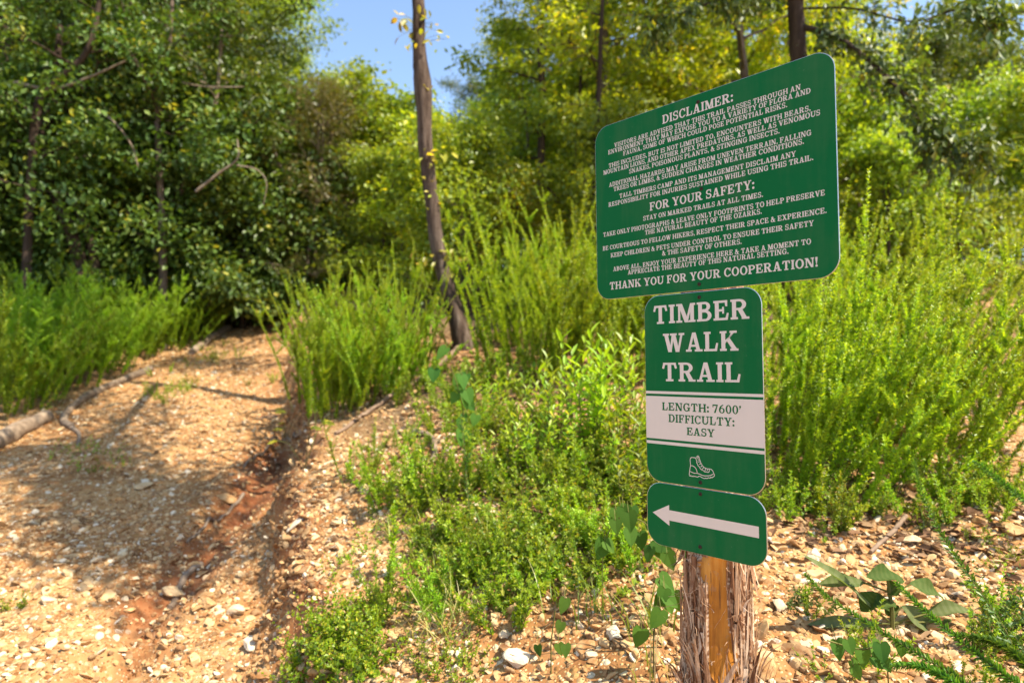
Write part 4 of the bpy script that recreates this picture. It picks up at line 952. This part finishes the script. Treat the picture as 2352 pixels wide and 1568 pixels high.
arching([(2390, 1560), (2330, 1500), (2270, 1470), (2200, 1460)], [1.42, 1.45, 1.48, 1.5], "bushy low shoot in the near corner beside the broad-leaved plant", 325, .018, 70)
arching([(2250, 1620), (2180, 1560), (2110, 1530), (2050, 1530)], [1.42, 1.44, 1.46, 1.48], "low shoot at the very front of the broad-leaved plant", 326, .017, 60)
arching([(2400, 1180), (2330, 1130), (2280, 1090), (2240, 1060)], [2.3, 2.3, 2.3, 2.3], "leafy shoot leaning in over the bare slope under the shrubs", 324, .022, 60)

# ------------------------------------------------------------------ low plants
def cover_patch(name, spots, n, mat, hmin, hmax, ll, lw, seed, nn=10, label=None, cat=None, kind=None, tri=3):
    """many small leafy stems growing over an outline of ground spots"""
    r = np.random.default_rng(seed); C = np.array([gp(x, y)[:2] for x, y, _ in spots]); Rr = np.array([s for _, _, s in spots]); gs, gl = Geo(), Geo(); g = Geo()
    o = np.array([*C.mean(0), 0.0]); o[2] = gz(o[0], o[1])
    wts = Rr ** 2 / (Rr ** 2).sum()
    for k in range(n):
        i = r.choice(len(C), p=wts); a = r.uniform(0, 6.28); q = C[i] + Rr[i] * math.sqrt(r.random()) * np.array([math.cos(a), math.sin(a)])
        shoot(g, r, np.array([q[0], q[1], gz(q[0], q[1]) - .01]) - o, r.uniform(0, 6.28), r.uniform(.1, .8), r.uniform(hmin, hmax), nn, ll, lw, .0014, 0, .5, tri=tri, open_=1.1)
    for V, (F, v, m) in zip(g.V, g.F): (gs if m[0] == 0 else gl).add(V, F - F.min(), v, 0)
    if kind:
        ob = gl.build(name, [mat]); ob.location = o; tag(ob, kind=kind)
        gs2 = gs.build("stem", [STEM_M], ob); return ob
    root = thing(name, label, cat, tuple(o)); gl.build("foliage", [mat], root); gs.build("stem", [STEM_M], root); return root
cover_patch("ground_cover", [(1100, 1230, .22), (1200, 1270, .22), (1300, 1290, .2), (1050, 1300, .2), (1160, 1340, .2), (1000, 1250, .14), (1350, 1240, .2), (1250, 1180, .2), (1400, 1330, .12), (980, 1390, .12), (1420, 1200, .2), (940, 1180, .12), (1130, 1130, .16), (1330, 1130, .2), (1440, 1120, .2)],
            600, L_COVER, .05, .18, .030, .46, 401, 9, kind="stuff")
cover_patch("low_creeper", [(760, 1480, .13), (690, 1535, .12), (820, 1450, .09), (790, 1540, .13), (730, 1530, .12), (850, 1530, .08)], 260, L_COVER, .06, .19, .021, .6, 402, 12, "green small-leaved creeper at the foot of the eroded bank", "creeper")
cover_patch("low_creeper", [(1010, 1520, .08), (1080, 1540, .08), (950, 1545, .07)], 60, L_COVER, .05, .12, .014, .5, 403, 10, "small bright creeper beside the white rocks below the ground cover", "creeper")
cover_patch("weed_patch", [(1890, 1395, .07), (1850, 1410, .06)], 26, L_BROAD, .04, .10, .013, .6, 404, 9, "greyish low weed close to the right of the post", "weed")
cover_patch("weed_patch", [(2330, 1420, .08), (2360, 1480, .09), (2290, 1500, .08)], 50, L_DARK, .05, .18, .02, .55, 405, 10, "dense dark weed in the near corner by the arching shoots", "weed")
cover_patch("weed_patch", [(380, 905, .28), (420, 895, .2)], 70, L_COVER, .08, .22, .022, .4, 406, 10, "dark green weed clump growing in the middle of the trail", "weed")
cover_patch("weed_patch", [(460, 835, .35), (500, 820, .3)], 50, L_COVER, .06, .16, .024, .4, 407, 8, "thin pale weed patch on the upper trail", "weed")
cover_patch("weed_patch", [(180, 1045, .3), (250, 1075, .22)], 40, L_COVER, .05, .14, .02, .4, 408, 8, "sparse weed patch in the shade by the curved branch", "weed")
cover_patch("weed_patch", [(10, 1400, .10), (50, 1390, .06)], 26, L_COVER, .03, .08, .015, .5, 409, 8, "small bright weed on the open gravel at the trail side", "weed")
cover_patch("weed_patch", [(1840, 1150, .14), (1900, 1180, .10), (1790, 1180, .10)], 60, L_COVER, .08, .2, .02, .45, 410, 10, "leafy weed at the foot of the shrubs right of the post", "weed")
cover_patch("weed_patch", [(2080, 1190, .10), (2160, 1180, .10)], 34, L_COVER, .06, .14, .018, .45, 411, 9, "thin weed on the bare slope below the shrubs", "weed")
cover_patch("weed_patch", [(840, 1250, .12), (880, 1180, .10), (790, 1310, .08)], 30, L_COVER, .05, .14, .016, .5, 412, 9, "scattered seedling weed on the bare eroded bank", "weed")
cover_patch("weed_patch", [(620, 740, .4), (560, 735, .4), (500, 730, .4)], 70, L_MID, .1, .3, .05, .5, 413, 9, "low weeds in the shade where the trail enters the wood", "weed")

WD = [shoot_shrub(500, 5, .34, .026, .34, 34, 3, .06, L_COVER, .5, "x", "weed", "slender_weed"), shoot_shrub(501, 7, .24, .03, .42, 22, 2, .08, L_SHOOT, .6, "x", "weed", "slender_weed"),
      shoot_shrub(502, 4, .42, .034, .26, 30, 2, .05, L_FEATHER, .4, "x", "weed", "slender_weed"), shoot_shrub(503, 9, .20, .022, .5, 16, 2, .09, L_MID, .8, "x", "weed", "slender_weed")]
wrg = np.random.default_rng(505)
def weeds(spots, n, lab, grp, sc):
    spots = np.array(spots, float)
    for k in range(n):
        c = spots[wrg.integers(len(spots))] + wrg.normal(0, 1, 2) * np.array([42, 24]); p = gp(*c)
        put(WD[int(wrg.integers(4))], p[0], p[1], wrg.uniform(0, 6.28), wrg.uniform(*sc), lab, grp, p[2], (wrg.normal(0, .12), wrg.normal(0, .12)))
weeds([(1060, 880), (1120, 900), (1180, 880), (1150, 960), (1080, 990), (1220, 960), (1010, 930)], 36, "slender weed growing on the littered crest of the mound", "slender weeds on the mound crest", (.7, 1.3))
weeds([(1030, 1130), (1110, 1120), (1200, 1130), (1290, 1120), (1380, 1100), (1440, 1080)], 40, "slender weed standing at the upper edge of the ground cover", "slender weeds above the ground cover", (.7, 1.25))
weeds([(950, 1230), (1040, 1260), (1130, 1290), (1240, 1300), (1330, 1320), (1410, 1290), (1180, 1380), (1060, 1380), (1290, 1230), (1420, 1200)], 48, "slender weed rising out of the ground cover left of the post", "slender weeds in the ground cover", (.5, .95))
weeds([(820, 1110), (880, 1150), (900, 1060), (930, 1350), (880, 1420)], 16, "slender weed on the dry bare part of the bank", "slender weeds on the bare bank", (.5, .9))
weeds([(1800, 1190), (1880, 1210), (1990, 1170), (2120, 1160), (2250, 1140), (2320, 1160), (2200, 1210)], 30, "slender weed in front of the feathery shrubs right of the post", "slender weeds right of the post", (.5, .95))
weeds([(460, 850), (420, 900), (520, 800), (380, 880), (570, 860), (250, 1060), (490, 780)], 18, "slender weed growing on the trail gravel", "slender weeds on the trail", (.35, .7))
weeds([(1870, 1400), (2290, 1480), (2330, 1420), (2240, 1530), (2350, 1330), (1960, 1530)], 16, "slender weed on the near gravel by the broad-leaved plant", "slender weeds on the near gravel", (.3, .6))
def lance_bush(pix, n, h, ll, mat, label, seed, name="leafy_bush", lean=.4, cat="bush", lw=.3):
    b = gp(*pix); r = np.random.default_rng(seed); gs, gl = Geo(), Geo()
    for k in range(n):
        az, L = r.uniform(0, 6.28), h * r.uniform(.55, 1.1); a = lean * r.random(); m = 7; t = np.linspace(0, 1, m)
        P = np.stack([np.sin(a) * t * L * math.cos(az) + .06 * math.cos(az), np.sin(a) * t * L * math.sin(az) + .06 * math.sin(az), t * L * math.cos(a) - .04], -1) + r.normal(0, .008, (m, 3))
        tube(gs, P, .004 * (1 - .7 * t), 4, r.random(), 0)
        nn = 16; u = np.linspace(.25, 1, nn); f = u * (m - 1); i = np.minimum(f.astype(int), m - 2); fr = (f - i)[:, None]; Q = P[i] * (1 - fr) + P[i + 1] * fr
        ph = np.arange(nn) * 2.4 + r.uniform(0, 6); el = .2 + .8 * u ** 2
        D = np.stack([np.cos(ph) * np.cos(el), np.sin(ph) * np.cos(el), np.sin(el)], -1)
        leaves(gl, Q, D + r.normal(0, .15, (nn, 3)), np.array([0, 0, 1]) - D * .3, ll * r.uniform(.6, 1.15, nn), lw, np.clip(r.normal(.55, .2, nn), 0, 1), 0, .12, True)
    root = thing(name, label, cat, tuple(b)); gl.build("foliage", [mat], root); gs.build("stem", [STEM_M], root); return root
lance_bush((1340, 1060), 26, .62, .085, L_FEATHER, "leafy bush with lance-shaped leaves in front of the shrubs left of the signs", 421)
lance_bush((1440, 1090), 22, .46, .06, L_COVER, "smaller leafy bush close behind the name panel", 422)
lance_bush((1250, 1090), 18, .42, .05, L_COVER, "small-leaved bush at the left of the lance-leaved bush", 423)
lance_bush((1410, 1010), 20, .60, .07, L_SHOOT, "bright leafy bush standing between the lance-leaved bush and the name panel", 431)
lance_bush((1270, 1010), 18, .50, .065, L_MID, "darker leafy bush between the lance-leaved bush and the mound crest", 432)
lance_bush((1460, 1180), 16, .34, .055, L_MID, "dark leafy bush in the shade at the left of the arrow panel", 433)
lance_bush((1190, 1080), 14, .34, .05, L_SHOOT, "bright small-leaved bush at the upper left of the ground cover", 434)
lance_bush((1120, 960), 6, .32, .07, L_SHOOT, "bright low plant on the crest of the mound", 424)
lance_bush((1760, 1050), 8, .40, .045, L_COVER, "small leafy bush at the right edge of the name panel", 425)
lance_bush((755, 690), 8, .8, .09, L_LIGHT, "young light green sapling above the shrubs of the bank edge", 426)
lance_bush((520, 720), 9, .9, .08, L_MID, "bushy sapling at the shaded end of the feathery greens", 427)
lance_bush((470, 700), 9, 1.1, .08, L_MID, "taller sapling before the dark wood by the feathery greens", 428)

HEARTP = np.array([(0, 0), (.16, -.12), (.36, -.10), (.48, .12), (.44, .38), (.27, .68), (0, 1.0)])
def heart_leaf(g, P, D, N, L, var, mat=0):
    D = nrm(np.array(D, float)); Sd = nrm(np.cross(D, np.array(N, float))); Nn = np.cross(Sd, D)
    mid = np.array([P + D * L * t - Nn * .10 * L * t * t for t in (0, .0, .05, .25, .5, .75, 1.0)])
    for sg in (1, -1):
        e = np.array([P + D * L * y + Sd * sg * L * x * .95 + Nn * L * (.16 * x - .10 * y * abs(y)) for x, y in HEARTP])
        V = np.vstack([mid, e]); q = np.arange(6); F = np.stack([q, q + 1, q + 8, q + 7], -1)
        g.add(V, F if sg > 0 else F[:, ::-1], var, mat)
def vine(pix, d, lsz, n, label, seed, sd=.03):
    P = smooth_path([at(x, y, dd) for (x, y), dd in zip(pix, d)], 24); r = np.random.default_rng(seed); o = P[-1].copy(); o[2] = gz(o[0], o[1]); P = P - o; P[-1][2] = -.02
    gs, gl = Geo(), Geo(); tube(gs, P, .002, 4, .5, 0)
    for k in range(n):
        q = P[int(r.uniform(0, 21))] + r.normal(0, sd, 3)
        heart_leaf(gl, q, np.array([r.normal(0, .5), -.25, -.9]), np.array([r.normal(0, .4), -.9, .45]), lsz * r.uniform(.7, 1.2), r.random())
        tube(gs, [q, q + np.array([0, .02, .03])], .001, 3, .5, 0)
    root = thing("heart_leaved_vine", label, "vine", tuple(o)); gl.build("foliage", [L_HEART], root, True); gs.build("stem", [STEM_M], root); return root
vine([(1035, 840), (1055, 900), (1065, 960), (1070, 1050)], [3.0, 3.0, 3.0, 3.0], .068, 15, "dark heart-leaved vine hanging on a stem in the middle of the mound", 431)
vine([(1520, 1260), (1480, 1200), (1420, 1190), (1380, 1260)], [2.0, 2.0, 2.05, 2.1], .055, 18, "heart-leaved vine left of the arrow panel", 432)
vine([(1515, 1330), (1510, 1400), (1500, 1460)], [1.75, 1.75, 1.75], .05, 8, "little heart-leaved vine climbing beside the left of the post", 433)
vine([(1275, 1400), (1270, 1440), (1265, 1480)], [1.9, 1.9, 1.9], .045, 5, "single heart-leaved seedling below the ground cover", 434)
vine([(1900, 1470), (1980, 1490), (2040, 1470)], [1.55, 1.55, 1.55], .042, 10, "heart-leaved vine drooping from the front of the broad-leaved plant", 435, .025)

def blade_leaf(g, P, D, N, L, wd, var, bend=.3, roll=.25, n=15):
    """large soft leaf with a midrib fold, wavy margin and bend"""
    D = nrm(np.array(D, float)); Sd = nrm(np.cross(D, np.array(N, float))); Nn = np.cross(Sd, D)
    t = np.linspace(0, 1, n); prof = np.sin(np.pi * np.clip(t, 0, 1) ** .85) ** .8; prof[0] = .12; prof[-1] = .02
    rows = []
    for s in (-1, -.5, 0, .5, 1):
        c = P + D * (L * t)[:, None] * (1 - .15 * t[:, None]) - Nn * (bend * L * t ** 2)[:, None]
        rows.append(c + Sd * (s * prof * wd * .5)[:, None] + Nn * (abs(s) * prof * wd * .5 * roll + .012 * wd / .08 * np.sin(t * 9 + s * 3) * abs(s) * prof)[:, None])
    V = np.stack(rows, 1).reshape(-1, 3); i = np.arange(n - 1)[:, None] * 5; j = np.arange(4)[None]
    vv = var + .22 * ((i // 5) % 2) - .1 + .12 * ((j == 1) | (j == 2)) + 0 * j
    g.add(V, np.stack([i + j, i + j + 1, i + j + 6, i + j + 5], -1).reshape(-1, 4), np.clip(vv, 0, 1).ravel(), 0)
pb = gp(2050, 1450); gl, gs = Geo(), Geo(); br = np.random.default_rng(61)
tube(gs, np.array([[0, 0, -.03], [.0, 0, .06], [-.01, .0, .15]]), [.007, .006, .004], 6, .5, 0)
k_ = pb[1] / FPX
fz = lambda x, y: (1423.7 + .3946 * x, 964.3 + .3946 * y)
for bx, by, tx, ty, wd, v in [(1650, 930, 1430, 885, .062, .15), (1500, 1120, 1060, 700, .036, .75), (1420, 945, 1150, 925, .045, .6), (1690, 955, 1925, 1035, .060, .3), (1790, 1125, 2070, 1065, .045, .75), (1640, 1085, 1930, 1295, .066, .85),
                              (1490, 1185, 1050, 1170, .04, .8), (1590, 1230, 1625, 1515, .074, .1), (1560, 1420, 1605, 1560, .062, .95), (1510, 1010, 1385, 1115, .055, .05), (1560, 1010, 1660, 950, .045, .1), (1700, 1240, 1990, 1420, .05, .35), (1600, 1060, 1470, 1080, .05, .2), (1600, 1150, 1540, 1040, .05, .1), (1880, 1170, 1960, 1235, .04, .3)]:
    px, py = fz(bx, by); qx, qy = fz(tx, ty)
    dy = br.normal(0, .04) - .01; A = at(px, py, pb[1]) - pb; B = at(qx, qy, pb[1] + dy) - pb
    D = B - A; L = np.linalg.norm(D)
    blade_leaf(gl, A, D, np.array([br.normal(0, .45), -.5, .8]), L * 1.05, wd, v, br.uniform(.05, .22), br.uniform(.15, .5))
    tube(gs, [np.array([0, 0, .0]), np.array([0, 0, max(.02, min(.13, A[2] - .03))]), A], .003, 4, .5, 0)
root = thing("broad_leaved_plant", "plant with big soft grey green leaves on the gravel right of the post", "plant", tuple(pb))
gl.build("foliage", [L_BROAD], root, True); gs.build("stem", [STEM_M], root)

def grass_tuft(pix, n, h, label, seed, dry=.3, w=.004, spread=.04):
    b = gp(*pix); r = np.random.default_rng(seed); g = Geo()
    for k in range(n):
        a, L = r.uniform(0, 6.28), h * r.uniform(.5, 1.1); m = 6; t = np.linspace(0, 1, m); ln = r.uniform(.2, .7); cv = r.uniform(.3, 1.2)
        el = np.pi / 2 - ln - cv * t; st = np.stack([np.cos(el) * math.cos(a), np.cos(el) * math.sin(a), np.sin(el)], -1) * L / (m - 1)
        P = np.cumsum(st, 0) + r.normal(0, spread, 3) * np.array([1, 1, 0]); P = np.vstack([P[:1] - st[:1] - np.array([0, 0, .02]), P[:-1]])
        sd = np.array([-math.sin(a), math.cos(a), 0]) * w * .5; ww = (1 - t ** 2)[:, None]
        V = np.stack([P - sd * ww, P + sd * ww], 1).reshape(-1, 3); q = np.arange(m - 1) * 2
        g.add(V, np.stack([q, q + 1, q + 3, q + 2], -1), np.clip(r.normal(dry, .25), 0, 1), 0)
    o = g.build("grass_tuft", [L_GRASS]); o.location = b; return tag(o, label, "grass", "grass tufts on the bank")
grass_tuft((1490, 1440), 26, .26, "green grass tuft beside the left of the post", 441, .3, .006)
grass_tuft((1015, 1460), 46, .20, "dry straw coloured grass tuft below the ground cover", 442, .95, .004, .05)
grass_tuft((1380, 1420), 18, .20, "thin green grass tuft between the ground cover and the post", 443, .35, .005)
grass_tuft((1130, 1290), 26, .28, "long bladed grass tuft inside the ground cover", 444, .3, .005)
grass_tuft((930, 1020), 20, .28, "green grass tuft on the crest behind the bare bank", 445, .3, .006)
grass_tuft((850, 1085), 18, .25, "grass tuft on the lip of the eroded bank", 446, .35, .006)
grass_tuft((1140, 1100), 24, .25, "grass tuft at the shady side of the mound", 447, .3, .006)
for k, (x, y, dr) in enumerate([(1075, 1420, .8), (960, 1290, .7), (1210, 1400, .4), (1330, 1390, .6), (1250, 1330, .3), (1010, 1330, .5), (900, 1230, .8), (1160, 1230, .4)]):
    o = grass_tuft((x, y), 22, .17 + .02 * (k % 3), "wispy grass tuft among the ground cover left of the post", 460 + k, dr, .004, .05); o["group"] = "wispy grass tufts in the ground cover"
grass_tuft((2120, 1200), 20, .12, "short grass tuft on the slope under the shrubs", 448, .4, .004)
grass_tuft((1500, 1545), 14, .16, "dry grass blades at the foot of the post", 449, .85, .004)

def maple_seedling(pix, label, seed, d=0, n=8, s=.10):
    b = gp(*pix); r = np.random.default_rng(seed); g, gs = Geo(), Geo()
    for k in range(n):
        a = r.uniform(0, 6.28); q = np.array([math.cos(a) * r.uniform(.05, .22), math.sin(a) * .15, r.uniform(.05, .30)]); tube(gs, [np.zeros(3), q * .6 + np.array([0, 0, .05]), q], .002, 3, .5, 0)
        ax = np.array([math.cos(a), math.sin(a), -.2])
        for dl, sc in ((-1.0, .7), (-.5, .9), (0, 1), (.5, .9), (1.0, .7)):
            dd = np.array([math.cos(a + dl), math.sin(a + dl), -.25]); leaves(g, q[None], dd[None], np.array([[r.normal(0, .5), -.8 + r.normal(0, .3), .8]]), s * sc * .8, .32, np.array([r.random() * .6]), 0, .08, True)
    root = thing("yellow_seedling", label, "plant", tuple(b)); g.build("foliage", [L_YELLOW], root); gs.build("stem", [STEM_M], root)
maple_seedling((655, 1010), "seedling with yellow lobed leaves on the edge of the trail", 451, n=9)
maple_seedling((700, 1075), "small yellow leaved seedling on the lip of the eroded bank", 452, n=4, s=.085)

# ------------------------------------------------------------------ fallen wood and leaf litter
def fallen(pix, r0, r1, label, name="fallen_branch", m=LOG_M, lift=.6, seed=0, k=9, cat="branch"):
    P = np.array([gp(x, y) for x, y in pix]); n = 30; Q = smooth_path(P, n)
    rr = np.interp(np.linspace(0, 1, n), [0, 1], [r0, r1]); Q[:, 2] = np.maximum(ground(Q[:, 0], Q[:, 1]), Q[:, 2] - .05) + rr * lift
    g = Geo(); o = Q[0].copy(); tube(g, Q - o, rr, k, .5, 0, True, .06, seed); ob = g.build(name, [m], None, True); ob.location = o
    return tag(ob, label, cat, "fallen wood along the trail")
fallen([(345, 852), (280, 880), (210, 910), (160, 945), (147, 970), (165, 985)], .05, .03, "long curved pale branch lying along the feathery bushes", seed=1)
fallen([(165, 985), (182, 1000), (178, 1030)], .02, .012, "forked pale twig at the lower end of the curved branch", seed=2)
fallen([(-40, 1045), (30, 1005), (108, 965)], .085, .06, "thick sawn log lying at the edge of the feathery bushes", "fallen_log", seed=3, cat="log")
fallen([(440, 815), (480, 785), (525, 760)], .05, .07, "short pale log on the upper trail", "fallen_log", seed=4, cat="log")
fallen([(560, 1140), (500, 1200), (430, 1250)], .012, .008, "thin stick lying across the shaded rut", seed=5, lift=1.5)
fallen([(460, 1300), (420, 1340), (390, 1400)], .02, .015, "brown stick in the rut at the near part of the trail", seed=6)
fallen([(700, 985), (650, 1020), (560, 1080)], .012, .008, "dry stick leaning down from the bank onto the trail", seed=7, lift=3)
fallen([(960, 880), (900, 915), (830, 960), (770, 1000)], .02, .012, "dead dark branch along the crest of the mound", seed=8, m=TWIG, lift=1.2)
fallen([(950, 1000), (985, 1010), (1000, 1045), (990, 1070)], .02, .014, "pale curled root on the mound", seed=9, lift=1.3)
fallen([(2080, 1195), (2040, 1240), (2000, 1275)], .010, .007, "thin pale stick on the slope above the broad-leaved plant", seed=10, m=TWIG, lift=1.5)
fallen([(1060, 800), (1000, 850), (950, 885)], .025, .018, "brown dead limb at the foot of the leaning trunk", seed=11, m=TWIG, lift=1.2)
fallen([(1540, 1020), (1480, 1050), (1420, 1095)], .008, .006, "brown twig in the shade behind the name panel", seed=12, m=TWIG, lift=3)
P = smooth_path([gp(640, 960) + np.array([0, 0, .02]), at(596, 962, gp(640, 960)[1]), at(590, 1000, gp(640, 960)[1] - .1), gp(600, 1035)], 20); g = Geo(); tube(g, P - P[0], .012, 6, .5, 0); o = g.build("exposed_root", [TWIG], None, True); o.location = P[0]
tag(o, "dark looped root sticking out of the bank beside the yellow seedling", "root")
lr = np.random.default_rng(66); n = 3600
cx = lr.choice(5, n, p=[.34, .24, .18, .14, .10]); CC = np.array([gp(960, 840)[:2], gp(1230, 960)[:2], gp(1480, 1110)[:2], gp(1950, 1170)[:2], gp(2150, 1190)[:2]]); SS = np.array([.75, .9, .55, .5, .5])
q = CC[cx] + lr.normal(0, 1, (n, 2)) * SS[cx][:, None] * .6
P = np.column_stack([q, ground(q[:, 0], q[:, 1]) + .006]); a = lr.uniform(0, 6.28, n)
def litter_mat():
    m, nt, out = new_mat("dead_leaf")
    nt.links.new(principled(nt, ramp(nt, attr(nt, "var"), [(0, (.07, .035, .018)), (.5, (.19, .10, .05)), (1, (.36, .23, .12))]), .85, .2), out.inputs[0]); return m
g = Geo(); leaves(g, P, np.stack([np.cos(a), np.sin(a), lr.normal(.1, .25, n)], -1), np.array([0, 0, 1]) + lr.normal(0, .35, (n, 3)), lr.uniform(.02, .07, n), .5, lr.random(n), 0, .12, True)
tag(g.build("leaf_litter", [litter_mat()]), kind="stuff")
